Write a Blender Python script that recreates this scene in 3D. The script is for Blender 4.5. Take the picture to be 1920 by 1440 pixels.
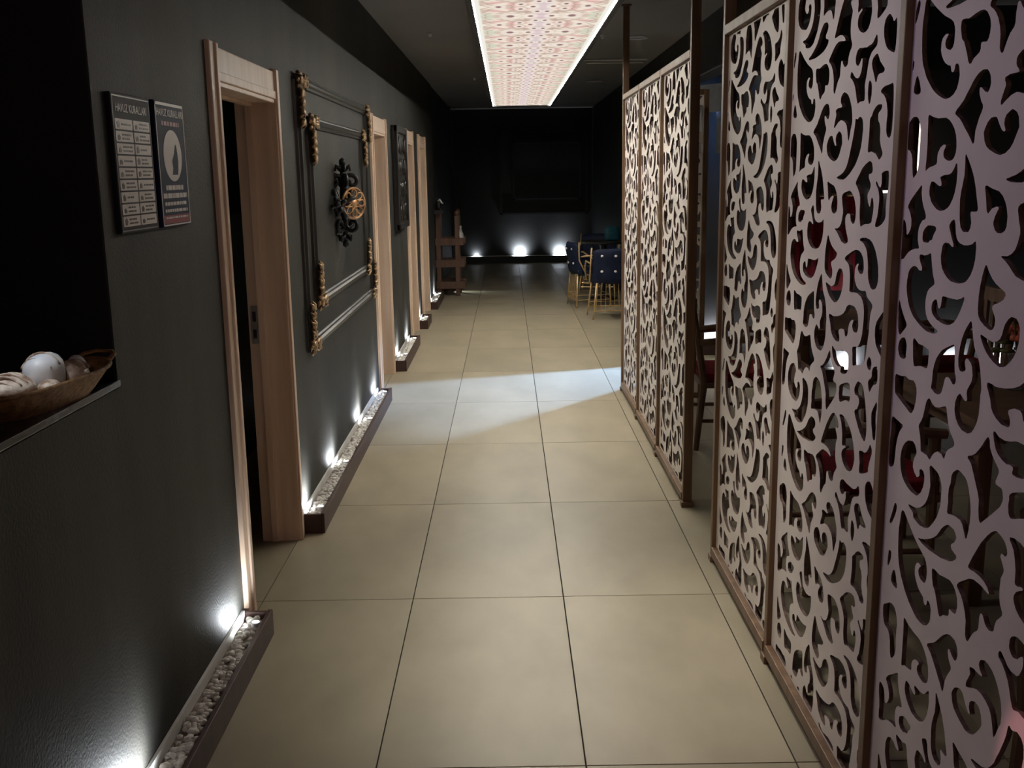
import bpy, bmesh, math, random
import numpy as np
from mathutils import Vector, Matrix, geometry

# ------------------------------------------------------------------ scene, camera, world, exposure
for o in list(bpy.data.objects):
    bpy.data.objects.remove(o, do_unlink=True)
scene = bpy.context.scene
COL = scene.collection
random.seed(7)

# tuning values
VIOLET_E = 0.9
PINK_E = 30
LED_E = 270.0
SPOT_E = 12
PRINT_E = 0.72
PRINT_T = 0.62
LB_Y0 = 5.0
FLOOD_E = 1600
NEUTRAL_E = 2.2
DOWN_E = 108
REAR_E = 7
HATCH_E = 32
RACK_E = 14

cam_data = bpy.data.cameras.new('camera')
cam_data.sensor_width = 36.0
cam_data.lens = 36.0 * 1927.8 / 1920.0
cam_data.clip_start = 0.05
cam_data.clip_end = 100
cam = bpy.data.objects.new('camera', cam_data)
COL.objects.link(cam)
_r = Vector((0.99987395, -0.00511532, -0.01503087))
_u = Vector((0.01575064, 0.20015061, 0.97963853))
_f = Vector((0.00200273, 0.97975179, -0.20020595))
cam.matrix_world = Matrix(((_r.x, _u.x, -_f.x, 0.0), (_r.y, _u.y, -_f.y, 0.0),
                           (_r.z, _u.z, -_f.z, 1.6577), (0, 0, 0, 1)))
scene.camera = cam

world = bpy.data.worlds.new('world')
scene.world = world
world.use_nodes = True
world.node_tree.nodes['Background'].inputs[0].default_value = (0.5, 0.5, 0.6, 1)
world.node_tree.nodes['Background'].inputs[1].default_value = 0.002

scene.view_settings.view_transform = 'Standard'
scene.view_settings.look = 'None'
scene.view_settings.gamma = 1.0
scene.view_settings.use_curve_mapping = False
scene.view_settings.exposure = 0.4


def add_light(name, kind, loc, energy, color, target=None, parent=None, **kw):
    d = bpy.data.lights.new(name, kind)
    d.energy = energy
    d.color = color
    for k, v in kw.items():
        setattr(d, k, v)
    o = bpy.data.objects.new(name, d)
    COL.objects.link(o)
    o.location = loc
    if target is not None:
        v = Vector(target) - Vector(loc)
        o.rotation_euler = v.to_track_quat('-Z', 'Y').to_euler()
    if parent:
        o.parent = parent
    return o


# unseen lamps: neutral fill added to brighten the near lattice, plus violet and pink
add_light('neutral_fill', 'AREA', (-0.80, 3.45, 2.66), NEUTRAL_E, (1.0, 0.92, 0.88), (0.9, 3.2, 1.35),
          shape='RECTANGLE', size=0.3, size_y=0.3, spread=math.radians(95))
add_light('violet_lamp', 'AREA', (-0.78, 2.75, 2.62), VIOLET_E, (0.68, 0.44, 1.0), (0.9, 1.95, 1.1),
          shape='RECTANGLE', size=0.3, size_y=0.3, spread=math.radians(95))
add_light('pink_lamp', 'SPOT', (-0.5, 1.6, 1.9), PINK_E, (1.0, 0.35, 0.42), (0.878, 1.50, 0.56),
          spot_size=math.radians(13), spot_blend=0.3, shadow_soft_size=0.02)
# a recessed corridor downlight out of view above the viewer
add_light('corridor_downlight', 'SPOT', (0.30, 3.25, 2.80), DOWN_E, (1.0, 0.95, 0.84), (0.30, 3.40, 0.0),
          spot_size=math.radians(52), spot_blend=1.0, shadow_soft_size=0.05)
# a dim warm lamp on the ceiling well behind the viewer
add_light('rear_lamp', 'AREA', (0.1, -1.8, 2.70), REAR_E, (1.0, 0.66, 0.58), (0.0, 3.5, 0.9),
          shape='RECTANGLE', size=0.5, size_y=0.5)
# a small cool spot inside the serving hatch, above the basket
add_light('hatch_spot', 'SPOT', (-1.17, 1.95, 2.44), HATCH_E, (0.86, 0.92, 1.0), (-1.11, 2.24, 1.2),
          spot_size=math.radians(15), spot_blend=0.7, shadow_soft_size=0.02)

# ------------------------------------------------------------------ helpers
def tag(o, label=None, cat=None, group=None, kind=None):
    if label: o['label'] = label
    if cat: o['category'] = cat
    if group: o['group'] = group
    if kind: o['kind'] = kind
    return o


def empty(name, loc=(0, 0, 0), rz=0.0, parent=None):
    o = bpy.data.objects.new(name, None)
    COL.objects.link(o)
    o.empty_display_size = 0.1
    o.location = loc
    o.rotation_euler = (0, 0, rz)
    if parent: o.parent = parent
    return o


def copy_tree(o, parent=None):
    c = o.copy()
    COL.objects.link(c)
    c.parent = parent
    for ch in list(o.children):
        copy_tree(ch, c)
    return c


class MB:
    """collects simple solids and links them as one mesh object"""
    def __init__(s):
        s.v = []; s.f = []; s.m = Matrix.Identity(4)

    def add(s, vs, fs):
        n = len(s.v)
        s.v += [tuple(s.m @ Vector(v)) for v in vs]
        s.f += [tuple(i + n for i in f) for f in fs]
        return s

    def box(s, x0, x1, y0, y1, z0, z1):
        return s.add([(x0, y0, z0), (x1, y0, z0), (x1, y1, z0), (x0, y1, z0),
                      (x0, y0, z1), (x1, y0, z1), (x1, y1, z1), (x0, y1, z1)],
                     [(0, 3, 2, 1), (4, 5, 6, 7), (0, 1, 5, 4), (1, 2, 6, 5), (2, 3, 7, 6), (3, 0, 4, 7)])

    def bbox(s, x0, x1, y0, y1, z0, z1, b):
        """box with chamfered edges"""
        bm = bmesh.new()
        bmesh.ops.create_cube(bm, size=1.0)
        for v in bm.verts:
            v.co = ((x0 + x1) / 2 + v.co.x * (x1 - x0), (y0 + y1) / 2 + v.co.y * (y1 - y0), (z0 + z1) / 2 + v.co.z * (z1 - z0))
        bmesh.ops.bevel(bm, geom=list(bm.edges), offset=b, segments=2, affect='EDGES', profile=0.6)
        s.from_bm(bm)
        return s

    def from_bm(s, bm):
        bm.verts.index_update()
        s.add([v.co[:] for v in bm.verts], [[v.index for v in f.verts] for f in bm.faces])
        bm.free()

    def cyl(s, p0, p1, r0, r1=None, n=12):
        r1 = r0 if r1 is None else r1
        return s.tube([p0, p1], [r0, r1], n)

    def tube(s, pts, rad, n=8, closed=False):
        pts = [Vector(p) for p in pts]
        if not isinstance(rad, (list, tuple)): rad = [rad] * len(pts)
        vs = []; N = len(pts); prev = None
        for i, p in enumerate(pts):
            if closed: t = pts[(i + 1) % N] - pts[i - 1]
            else: t = pts[min(i + 1, N - 1)] - pts[max(i - 1, 0)]
            t = t.normalized() if t.length > 1e-9 else Vector((0, 0, 1))
            if prev is None:
                a = Vector((0, 0, 1)) if abs(t.z) < 0.9 else Vector((1, 0, 0))
                nrm = t.cross(a).normalized()
            else:
                nrm = prev - t * prev.dot(t)
                nrm = nrm.normalized() if nrm.length > 1e-6 else t.orthogonal().normalized()
            prev = nrm
            b = t.cross(nrm)
            for k in range(n):
                a = 2 * math.pi * k / n
                vs.append(p + (nrm * math.cos(a) + b * math.sin(a)) * rad[i])
        fs = []
        for i in range(N if closed else N - 1):
            j = (i + 1) % N
            for k in range(n):
                l = (k + 1) % n
                fs.append((i * n + k, i * n + l, j * n + l, j * n + k))
        if not closed:
            fs.append(tuple(range(n - 1, -1, -1)))
            fs.append(tuple((N - 1) * n + k for k in range(n)))
        return s.add([tuple(v) for v in vs], fs)

    def lathe(s, prof, c=(0, 0, 0), n=24, axis='Z'):
        vs = []; fs = []
        for r, z in prof:
            for k in range(n):
                a = 2 * math.pi * k / n
                x, y = r * math.cos(a), r * math.sin(a)
                vs.append((c[0] + x, c[1] + y, c[2] + z) if axis == 'Z' else (c[0] + z, c[1] + x, c[2] + y))
        P = len(prof)
        for i in range(P - 1):
            for k in range(n):
                l = (k + 1) % n
                fs.append((i * n + k, i * n + l, (i + 1) * n + l, (i + 1) * n + k))
        fs.append(tuple(range(n - 1, -1, -1)))
        fs.append(tuple((P - 1) * n + k for k in range(n)))
        return s.add(vs, fs)

    def blob(s, c, r, sub=2, noise=0.0, seed=0):
        rnd = random.Random(seed)
        bm = bmesh.new()
        bmesh.ops.create_icosphere(bm, subdivisions=sub, radius=1.0)
        ph = [rnd.uniform(0, 6) for _ in range(6)]
        for v in bm.verts:
            d = 1 + noise * (math.sin(3 * v.co.x + ph[0]) + math.sin(4 * v.co.y + ph[1]) + math.sin(5 * v.co.z + ph[2])) / 2
            v.co = Vector((c[0] + v.co.x * r[0] * d, c[1] + v.co.y * r[1] * d, c[2] + v.co.z * r[2] * d))
        s.from_bm(bm)
        return s

    def extrude_poly(s, pts, axis, a0, a1):
        """prism: pts in 2D; axis 'X' -> pts are (y,z); 'Y' -> (x,z); 'Z' -> (x,y)"""
        n = len(pts)
        def P(p, a):
            return {'X': (a, p[0], p[1]), 'Y': (p[0], a, p[1]), 'Z': (p[0], p[1], a)}[axis]
        s.add([P(p, a0) for p in pts] + [P(p, a1) for p in pts],
              [tuple(range(n - 1, -1, -1)), tuple(range(n, 2 * n))] +
              [(i, (i + 1) % n, n + (i + 1) % n, n + i) for i in range(n)])
        return s

    def build(s, name, mat, parent=None, smooth=False, loc=None):
        me = bpy.data.meshes.new(name)
        me.from_pydata(s.v, [], s.f)
        bm = bmesh.new(); bm.from_mesh(me)
        bmesh.ops.recalc_face_normals(bm, faces=bm.faces)
        bm.to_mesh(me); bm.free()
        if smooth:
            me.polygons.foreach_set('use_smooth', [True] * len(me.polygons))
        me.materials.append(mat)
        o = bpy.data.objects.new(name, me)
        COL.objects.link(o)
        if parent: o.parent = parent
        if loc is not None: o.location = loc
        return o


def inst(name, mesh, parent=None, loc=(0, 0, 0), rz=0.0):
    o = bpy.data.objects.new(name, mesh)
    COL.objects.link(o)
    o.location = loc
    o.rotation_euler = (0, 0, rz)
    if parent: o.parent = parent
    return o


# ------------------------------------------------------------------ materials
def new_mat(name, color=(0.5, 0.5, 0.5), rough=0.5, metal=0.0, spec=0.5, emit=None, estr=0.0):
    m = bpy.data.materials.new(name)
    m.use_nodes = True
    b = m.node_tree.nodes['Principled BSDF']
    b.inputs['Base Color'].default_value = (*color, 1)
    b.inputs['Roughness'].default_value = rough
    b.inputs['Metallic'].default_value = metal
    b.inputs['Specular IOR Level'].default_value = spec
    if emit:
        b.inputs['Emission Color'].default_value = (*emit, 1)
        b.inputs['Emission Strength'].default_value = estr
    return m


def noise_mat(name, c1, c2, scale=(4, 4, 4), detail=6, rough=0.5, metal=0.0, spec=0.5, bump=0.0, bscale=60, rnd=0.0, lo=0.35, hi=0.65, rough2=None):
    m = new_mat(name, c1, rough, metal, spec)
    nt = m.node_tree; N = nt.nodes; L = nt.links; b = N['Principled BSDF']
    tc = N.new('ShaderNodeTexCoord')
    mp = N.new('ShaderNodeMapping'); mp.inputs['Scale'].default_value = scale
    L.new(tc.outputs['Object'], mp.inputs['Vector'])
    nz = N.new('ShaderNodeTexNoise'); nz.inputs['Scale'].default_value = 1.0; nz.inputs['Detail'].default_value = detail
    L.new(mp.outputs[0], nz.inputs['Vector'])
    cr = N.new('ShaderNodeValToRGB')
    cr.color_ramp.elements[0].position = lo; cr.color_ramp.elements[0].color = (*c1, 1)
    cr.color_ramp.elements[1].position = hi; cr.color_ramp.elements[1].color = (*c2, 1)
    L.new(nz.outputs['Fac'], cr.inputs['Fac'])
    out = cr.outputs['Color']
    oi = N.new('ShaderNodeObjectInfo')
    if rnd:
        add = N.new('ShaderNodeVectorMath'); add.operation = 'ADD'
        sc = N.new('ShaderNodeVectorMath'); sc.operation = 'SCALE'; sc.inputs['Scale'].default_value = 1.0
        cx = N.new('ShaderNodeCombineXYZ')
        mul = N.new('ShaderNodeMath'); mul.operation = 'MULTIPLY'; mul.inputs[1].default_value = 37.0
        L.new(oi.outputs['Random'], mul.inputs[0]); L.new(mul.outputs[0], cx.inputs[0]); L.new(mul.outputs[0], cx.inputs[1])
        L.new(mp.outputs[0], add.inputs[0]); L.new(cx.outputs[0], add.inputs[1])
        L.new(add.outputs[0], nz.inputs['Vector'])
        mr = N.new('ShaderNodeMapRange'); mr.inputs['To Min'].default_value = 1 - rnd; mr.inputs['To Max'].default_value = 1 + rnd
        L.new(oi.outputs['Random'], mr.inputs['Value'])
        L.new(out, sc.inputs[0]); L.new(mr.outputs[0], sc.inputs['Scale'])
        out = sc.outputs[0]
    L.new(out, b.inputs['Base Color'])
    if rough2 is not None:
        rr = N.new('ShaderNodeMapRange'); rr.inputs['To Min'].default_value = rough; rr.inputs['To Max'].default_value = rough2
        L.new(nz.outputs['Fac'], rr.inputs['Value']); L.new(rr.outputs[0], b.inputs['Roughness'])
    if bump:
        n2 = N.new('ShaderNodeTexNoise'); n2.inputs['Scale'].default_value = bscale; n2.inputs['Detail'].default_value = 4
        L.new(tc.outputs['Object'], n2.inputs['Vector'])
        bp = N.new('ShaderNodeBump'); bp.inputs['Strength'].default_value = bump; bp.inputs['Distance'].default_value = 0.01
        L.new(n2.outputs['Fac'], bp.inputs['Height']); L.new(bp.outputs[0], b.inputs['Normal'])
    return m


M = {}
M['plaster'] = noise_mat('charcoal_plaster', (0.0155, 0.0155, 0.0140), (0.050, 0.0475, 0.041), (1.5, 2.6, 0.6), 9, 0.52, spec=0.28, bump=0.22, bscale=110, rough2=0.66)
M['black_wall'] = noise_mat('black_paint', (0.012, 0.013, 0.014), (0.02, 0.021, 0.022), (2, 2, 2), 4, 0.55, spec=0.3)
M['room_wall'] = noise_mat('dim_room_paint', (0.035, 0.034, 0.035), (0.05, 0.048, 0.05), (1.5, 1.5, 1.5), 5, 0.6, spec=0.3)
M['ceiling'] = noise_mat('grey_ceiling_paint', (0.19, 0.18, 0.17), (0.23, 0.215, 0.205), (0.7, 0.7, 0.7), 3, 0.5, spec=0.35)
M['tile'] = noise_mat('beige_porcelain_tile', (0.305, 0.262, 0.184), (0.38, 0.330, 0.233), (3.0, 1.6, 3.0), 5, 0.36, spec=0.33, rnd=0.08, rough2=0.42)
M['grout'] = noise_mat('dark_grout', (0.02, 0.017, 0.014), (0.035, 0.03, 0.025), (30, 30, 30), 3, 0.9, spec=0.1)
M['oak'] = noise_mat('pale_oak_veneer', (0.66, 0.47, 0.34), (0.78, 0.59, 0.45), (22, 22, 1.3), 6, 0.42, spec=0.4)
M['screen_wood'] = noise_mat('brown_stained_wood', (0.125, 0.068, 0.036), (0.21, 0.125, 0.07), (18, 18, 1.5), 6, 0.45, spec=0.4)
M['lattice'] = noise_mat('cream_painted_board', (0.76, 0.69, 0.63), (0.82, 0.75, 0.69), (6, 6, 6), 3, 0.55, spec=0.35)
M['brown_edge'] = noise_mat('dark_brown_board_edge', (0.10, 0.065, 0.055), (0.19, 0.13, 0.11), (40, 40, 40), 3, 0.75, spec=0.2)  # sides of the lattice holes, darker brown than the painted faces
M['warm_gold'] = noise_mat('warm_gilt', (0.40, 0.20, 0.09), (0.72, 0.45, 0.24), (14, 14, 14), 3, 0.33, metal=0.6)
M['planter'] = noise_mat('dark_brown_board', (0.050, 0.025, 0.022), (0.072, 0.036, 0.030), (3, 20, 3), 5, 0.45, spec=0.4)
M['liner'] = noise_mat('white_liner', (0.62, 0.61, 0.58), (0.70, 0.69, 0.66), (8, 8, 8), 3, 0.6)
M['pebble'] = noise_mat('white_pebble', (0.62, 0.58, 0.53), (0.82, 0.79, 0.74), (30, 30, 30), 2, 0.6, spec=0.3)
M['soil'] = noise_mat('grey_gravel_bed', (0.18, 0.15, 0.12), (0.30, 0.26, 0.22), (60, 60, 60), 4, 0.9)
M['gold'] = noise_mat('antique_gold', (0.10, 0.045, 0.02), (0.62, 0.42, 0.22), (45, 45, 45), 4, 0.36, metal=0.6, bump=0.3, bscale=90)
M['moulding'] = noise_mat('charcoal_moulding_paint', (0.028, 0.029, 0.027), (0.045, 0.045, 0.042), (6, 6, 6), 3, 0.36, spec=0.5)
M['black_metal'] = noise_mat('black_iron', (0.010, 0.010, 0.011), (0.02, 0.02, 0.022), (20, 20, 20), 3, 0.45, metal=0.3)
M['carved'] = noise_mat('black_carved_wood', (0.006, 0.006, 0.006), (0.02, 0.014, 0.01), (12, 12, 12), 4, 0.45)
M['brass'] = noise_mat('pale_brass', (0.55, 0.38, 0.18), (0.75, 0.55, 0.30), (25, 25, 25), 3, 0.32, metal=0.7)
M['steel'] = noise_mat('brushed_steel', (0.45, 0.44, 0.42), (0.6, 0.58, 0.55), (60, 60, 4), 3, 0.35, metal=0.9)
M['marble'] = noise_mat('dark_blue_marble', (0.010, 0.013, 0.022), (0.10, 0.12, 0.16), (9, 9, 9), 8, 0.16, spec=0.6, lo=0.45, hi=0.78)
M['wicker'] = noise_mat('brown_wicker', (0.16, 0.075, 0.025), (0.34, 0.19, 0.075), (14, 60, 80), 5, 0.6, bump=0.4, bscale=120)
M['shell_white'] = noise_mat('pale_blue_white_shell', (0.62, 0.64, 0.68), (0.85, 0.84, 0.82), (14, 14, 14), 4, 0.45)
M['shell_brown'] = noise_mat('mottled_brown_cream_shell', (0.28, 0.17, 0.11), (0.72, 0.60, 0.48), (26, 26, 26), 5, 0.5, bump=0.4, bscale=50, lo=0.42, hi=0.58)
M['navy'] = noise_mat('navy_print', (0.008, 0.014, 0.05), (0.012, 0.02, 0.07), (5, 5, 5), 2, 0.55, spec=0.15)
M['sign_black'] = noise_mat('charcoal_print', (0.012, 0.012, 0.018), (0.018, 0.018, 0.024), (5, 5, 5), 2, 0.55, spec=0.15)
M['print_white'] = noise_mat('white_print', (0.82, 0.78, 0.75), (0.88, 0.85, 0.82), (5, 5, 5), 2, 0.4)
M['print_dark'] = noise_mat('dark_print', (0.05, 0.035, 0.035), (0.09, 0.06, 0.06), (40, 40, 40), 2, 0.4)
M['print_red'] = noise_mat('red_print', (0.28, 0.02, 0.05), (0.34, 0.03, 0.07), (5, 5, 5), 2, 0.4)
M['blue_velvet'] = noise_mat('navy_blue_velvet', (0.003, 0.007, 0.026), (0.006, 0.012, 0.04), (20, 20, 20), 3, 0.7, spec=0.3)
M['teal_velvet'] = noise_mat('teal_velvet', (0.002, 0.03, 0.042), (0.004, 0.05, 0.07), (20, 20, 20), 3, 0.6, spec=0.3)
M['dark_table'] = noise_mat('black_stained_wood', (0.012, 0.012, 0.012), (0.022, 0.02, 0.02), (4, 30, 4), 4, 0.35)
M['chair_wood'] = noise_mat('walnut_wood', (0.13, 0.07, 0.04), (0.20, 0.115, 0.07), (16, 16, 2), 5, 0.45)
M['red_fabric'] = noise_mat('dark_red_fabric', (0.16, 0.004, 0.010), (0.24, 0.007, 0.016), (40, 40, 40), 3, 0.75, spec=0.2)
M['flower_red'] = noise_mat('orange_red_petals', (0.45, 0.07, 0.04), (0.65, 0.18, 0.10), (40, 40, 40), 3, 0.6)
M['leaf'] = noise_mat('olive_leaf', (0.06, 0.07, 0.02), (0.14, 0.13, 0.04), (30, 30, 30), 3, 0.6)
M['rack_wood'] = noise_mat('reddish_brown_wood', (0.075, 0.034, 0.018), (0.125, 0.06, 0.034), (18, 18, 2), 5, 0.5)
M['led'] = new_mat('led_lens', (1, 1, 1), 0.3, emit=(0.92, 0.96, 1.0), estr=6.0)
M['led_border'] = new_mat('white_led_border', (1, 1, 1), 0.3, emit=(1.0, 0.96, 0.85), estr=LED_E)
M['warm_tube'] = new_mat('warm_glowing_tube', (1, 1, 1), 0.3, emit=(1.0, 0.82, 0.62), estr=2.2)
M['cool_bar'] = new_mat('white_glowing_bar', (1, 1, 1), 0.3, emit=(1.0, 0.94, 0.9), estr=2.0)
M['glass'] = new_mat('clear_glass', (0.9, 0.93, 0.95), 0.05, spec=0.5)
M['glass'].node_tree.nodes['Principled BSDF'].inputs['Transmission Weight'].default_value = 0.9
M['white_metal'] = noise_mat('white_enamel', (0.55, 0.55, 0.55), (0.62, 0.62, 0.62), (9, 9, 9), 2, 0.35)
M['dim_metal'] = noise_mat('grey_enamel', (0.25, 0.25, 0.25), (0.32, 0.32, 0.32), (9, 9, 9), 2, 0.35)
M['appliance'] = noise_mat('grey_brown_laminate', (0.10, 0.085, 0.08), (0.14, 0.12, 0.115), (3, 3, 8), 3, 0.5)


def print_material():
    """backlit ceiling print: mirrored carpet-like ornament in cream, rose, sage and lilac"""
    m = bpy.data.materials.new('backlit_ornament_print')
    m.use_nodes = True
    nt = m.node_tree; N = nt.nodes; L = nt.links
    N.remove(N['Principled BSDF'])
    tc = N.new('ShaderNodeTexCoord')
    sep = N.new('ShaderNodeSeparateXYZ'); L.new(tc.outputs['Object'], sep.inputs[0])
    def mth(op, a, b=None, c=None):
        n = N.new('ShaderNodeMath'); n.operation = op
        for i, v in enumerate((a, b, c)):
            if v is None: continue
            if isinstance(v, (int, float)): n.inputs[i].default_value = v
            else: L.new(v, n.inputs[i])
        return n.outputs[0]
    ax = mth('ABSOLUTE', sep.outputs[0])
    yy = mth('PINGPONG', sep.outputs[1], PRINT_T / 2)
    def tex(sx, sy, off=0.0):
        c = N.new('ShaderNodeCombineXYZ')
        L.new(mth('MULTIPLY', ax, sx), c.inputs[0]); L.new(mth('MULTIPLY', yy, sy), c.inputs[1]); c.inputs[2].default_value = off
        return c.outputs[0]
    def mix(f, a, b):
        n = N.new('ShaderNodeMix'); n.data_type = 'RGBA'
        if isinstance(f, float): n.inputs[0].default_value = f
        else: L.new(f, n.inputs[0])
        for i, v in ((6, a), (7, b)):
            if isinstance(v, tuple): n.inputs[i].default_value = (*v, 1)
            else: L.new(v, n.inputs[i])
        return n.outputs[2]
    def smooth(v, lo, hi, a=0.0, b=1.0):
        n = N.new('ShaderNodeMapRange'); n.interpolation_type = 'SMOOTHSTEP'
        L.new(v, n.inputs['Value'])
        n.inputs['From Min'].default_value = lo; n.inputs['From Max'].default_value = hi
        n.inputs['To Min'].default_value = a; n.inputs['To Max'].default_value = b
        return n.outputs[0]
    n1 = N.new('ShaderNodeTexNoise'); n1.inputs['Scale'].default_value = 1.0; n1.inputs['Detail'].default_value = 2.5
    L.new(tex(7, 8), n1.inputs['Vector'])
    n2 = N.new('ShaderNodeTexNoise'); n2.inputs['Scale'].default_value = 1.0; n2.inputs['Detail'].default_value = 2
    L.new(tex(8, 9, 5.3), n2.inputs['Vector'])
    v1 = N.new('ShaderNodeTexVoronoi'); v1.inputs['Scale'].default_value = 1.0; v1.feature = 'DISTANCE_TO_EDGE'
    L.new(tex(11, 12, 1.1), v1.inputs['Vector'])
    col = mix(smooth(n1.outputs['Fac'], 0.42, 0.60), (0.92, 0.82, 0.69), (0.70, 0.55, 0.46))
    col = mix(smooth(n2.outputs['Fac'], 0.55, 0.68), col, (0.66, 0.70, 0.55))
    col = mix(smooth(n2.outputs['Fac'], 0.42, 0.34), col, (0.84, 0.52, 0.48))
    # fine scroll lines
    col = mix(smooth(v1.outputs['Distance'], 0.09, 0.02, 0, 0.55), col, (0.42, 0.27, 0.22))
    # lilac spine
    col = mix(smooth(ax, 0.060, 0.02, 0, 0.55), col, (0.74, 0.60, 0.70))
    # dark flower hearts on the rows of medallions
    for cx, cy, r in ((0.16, 0.0, 0.026), (0.055, 0.0, 0.018), (0.05, PRINT_T / 2, 0.016), (0.22, PRINT_T / 2, 0.018), (0.025, PRINT_T / 4, 0.014), (0.11, PRINT_T / 2.6, 0.014)):
        dx = mth('SUBTRACT', ax, cx); dy = mth('SUBTRACT', yy, cy)
        d = mth('SQRT', mth('ADD', mth('MULTIPLY', dx, dx), mth('MULTIPLY', mth('MULTIPLY', dy, dy), 0.25)))
        col = mix(smooth(d, r * 2.6, r * 1.7, 0, 0.7), col, (0.95, 0.86, 0.75))
        col = mix(smooth(d, r * 1.1, r * 0.5, 0, 0.85), col, (0.22, 0.08, 0.10))
    # pale woven border
    col = mix(smooth(ax, 0.306, 0.318), col, (0.92, 0.90, 0.80))
    em = N.new('ShaderNodeEmission'); em.inputs['Strength'].default_value = PRINT_E
    L.new(col, em.inputs['Color'])
    L.new(em.outputs[0], N['Material Output'].inputs['Surface'])
    return m


M['print'] = print_material()

# ------------------------------------------------------------------ the shell of the place
WX = -1.0            # left corridor wall
CZ = 2.84            # ceiling height
END_Y = 19.7
RX = 1.6             # right wall of the far corridor

fl = MB().box(-3.2, 5.3, -2.6, 20.0, -0.10, -0.007).build('floor', M['grout'])
tag(fl, 'beige porcelain tile floor running down the corridor', None, None, 'structure')
tm = MB()
tm.bbox(0.0022, 0.5978, 0.0022, 1.1978, -0.012, 0.0, 0.0008)
t0 = tm.build('tile', M['tile'], fl)
tmesh = t0.data
bpy.data.objects.remove(t0)
for k in range(-2, 9):
    for j in range(-2, 16):
        inst('tile', tmesh, fl, (-0.40 + 0.6 * k, 1.456 + 1.2 * j - 0.0, 0.0))

ce = MB().box(-3.2, 5.3, -2.6, 20.0, CZ, CZ + 0.12).build('ceiling', M['ceiling'])
tag(ce, 'dark grey painted ceiling', kind='structure')

DOORS = [(3.58, 4.64), (7.72, 8.70), (10.36, 11.18), (11.82, 12.84)]
CW = 0.088           # casing width
DH = 1.985           # clear height of the doors
HY0, HY1, HZ0, HZ1 = 0.55, 2.575, 1.136, 2.50     # the serving hatch
w = MB()
WT = 0.15
def seg(y0, y1, z0, z1): w.box(WX - WT, WX, y0, y1, z0, z1)
seg(-2.6, HY0, 0, CZ); seg(HY0, HY1, 0, HZ0); seg(HY0, HY1, HZ1, CZ)
prev = HY1
for a, b in DOORS:
    seg(prev, a + CW - 0.01, 0, CZ)
    seg(a + CW - 0.01, b - CW + 0.01, DH + 0.01, CZ)
    prev = b - CW + 0.01
seg(prev, 14.3, 0, CZ)
tag(w.build('wall_left', M['plaster']), 'charcoal plaster wall with doors along the corridor', kind='structure')
tag(MB().box(WX - WT, WX - 0.012, 14.3, END_Y, 0, CZ).box(WX - 0.02, WX + 0.012, END_Y - 0.9, END_Y - 0.75, 0, CZ).build('wall_left_far', M['black_wall']), 'black wall at the far left of the corridor', kind='structure')
tag(MB().box(-3.2, 5.3, END_Y, END_Y + 0.2, 0, CZ).build('wall_end', M['black_wall']), 'black end wall of the corridor', kind='structure')
tag(MB().box(-3.3, -3.2, -2.6, 20.0, 0, CZ).build('wall_back_left', M['black_wall']), 'dark wall of the rooms behind the hatch and doors', kind='structure')
tag(MB().box(-3.2, 5.3, -2.7, -2.6, 0, CZ).build('wall_rear', M['room_wall']), 'dim wall behind the viewer', kind='structure')
tag(MB().box(RX, RX + 0.12, 9.4, END_Y, 0, CZ).build('wall_right_far', M['black_wall']), 'dark right wall of the far corridor', kind='structure')
tag(MB().box(RX, RX + 0.15, -2.6, 9.4, 2.42, CZ).build('trim_1', M['room_wall']), 'dim bulkhead under the ceiling beside the dining room', kind='structure')
tag(MB().box(RX + 0.12, 2.12, 9.4, 9.55, 0, CZ).build('wall_recess', M['room_wall']), 'dim recess wall behind the lattice screens', kind='structure')
tag(MB().box(2.04, 2.12, 8.1, 9.4, 0, CZ).build('wall_recess_side', M['room_wall']), 'dim side of the recess', kind='structure')
tag(MB().box(2.12, 5.3, 8.1, 8.25, 0, CZ).build('wall_dining_back', M['room_wall']), 'dim back wall of the dining room', kind='structure')
tag(MB().box(5.2, 5.3, -2.6, 8.1, 0, CZ).build('wall_dining_right', M['room_wall']), 'dim far right wall of the dining room', kind='structure')

tag(MB().box(WX - WT - 0.35, WX - 0.004, HY1 - 0.006, HY1 + 0.0, HZ0, HZ1).box(WX - WT - 0.35, WX - 0.004, HY0, HY1, HZ1 - 0.006, HZ1).box(WX - WT - 0.35, WX - 0.004, HY0, HY0 + 0.006, HZ0, HZ1).build('trim_3', M['black_wall']), 'black lining of the serving hatch', kind='structure')

# end wall panel moulding and dark plinth
e = MB()
for (x0, x1, z0, z1) in ((-0.13, 1.52, 0.90, 2.45), (0.11, 1.40, 1.17, 2.25)):
    t = 0.035
    e.box(x0, x1, END_Y - 0.025, END_Y, z0, z0 + t).box(x0, x1, END_Y - 0.025, END_Y, z1 - t, z1)
    e.box(x0, x0 + t, END_Y - 0.025, END_Y, z0, z1).box(x1 - t, x1, END_Y - 0.025, END_Y, z0, z1)
tag(e.build('trim_2', M['black_wall']), 'thin rectangular panel moulding on the black end wall', kind='structure')

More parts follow.
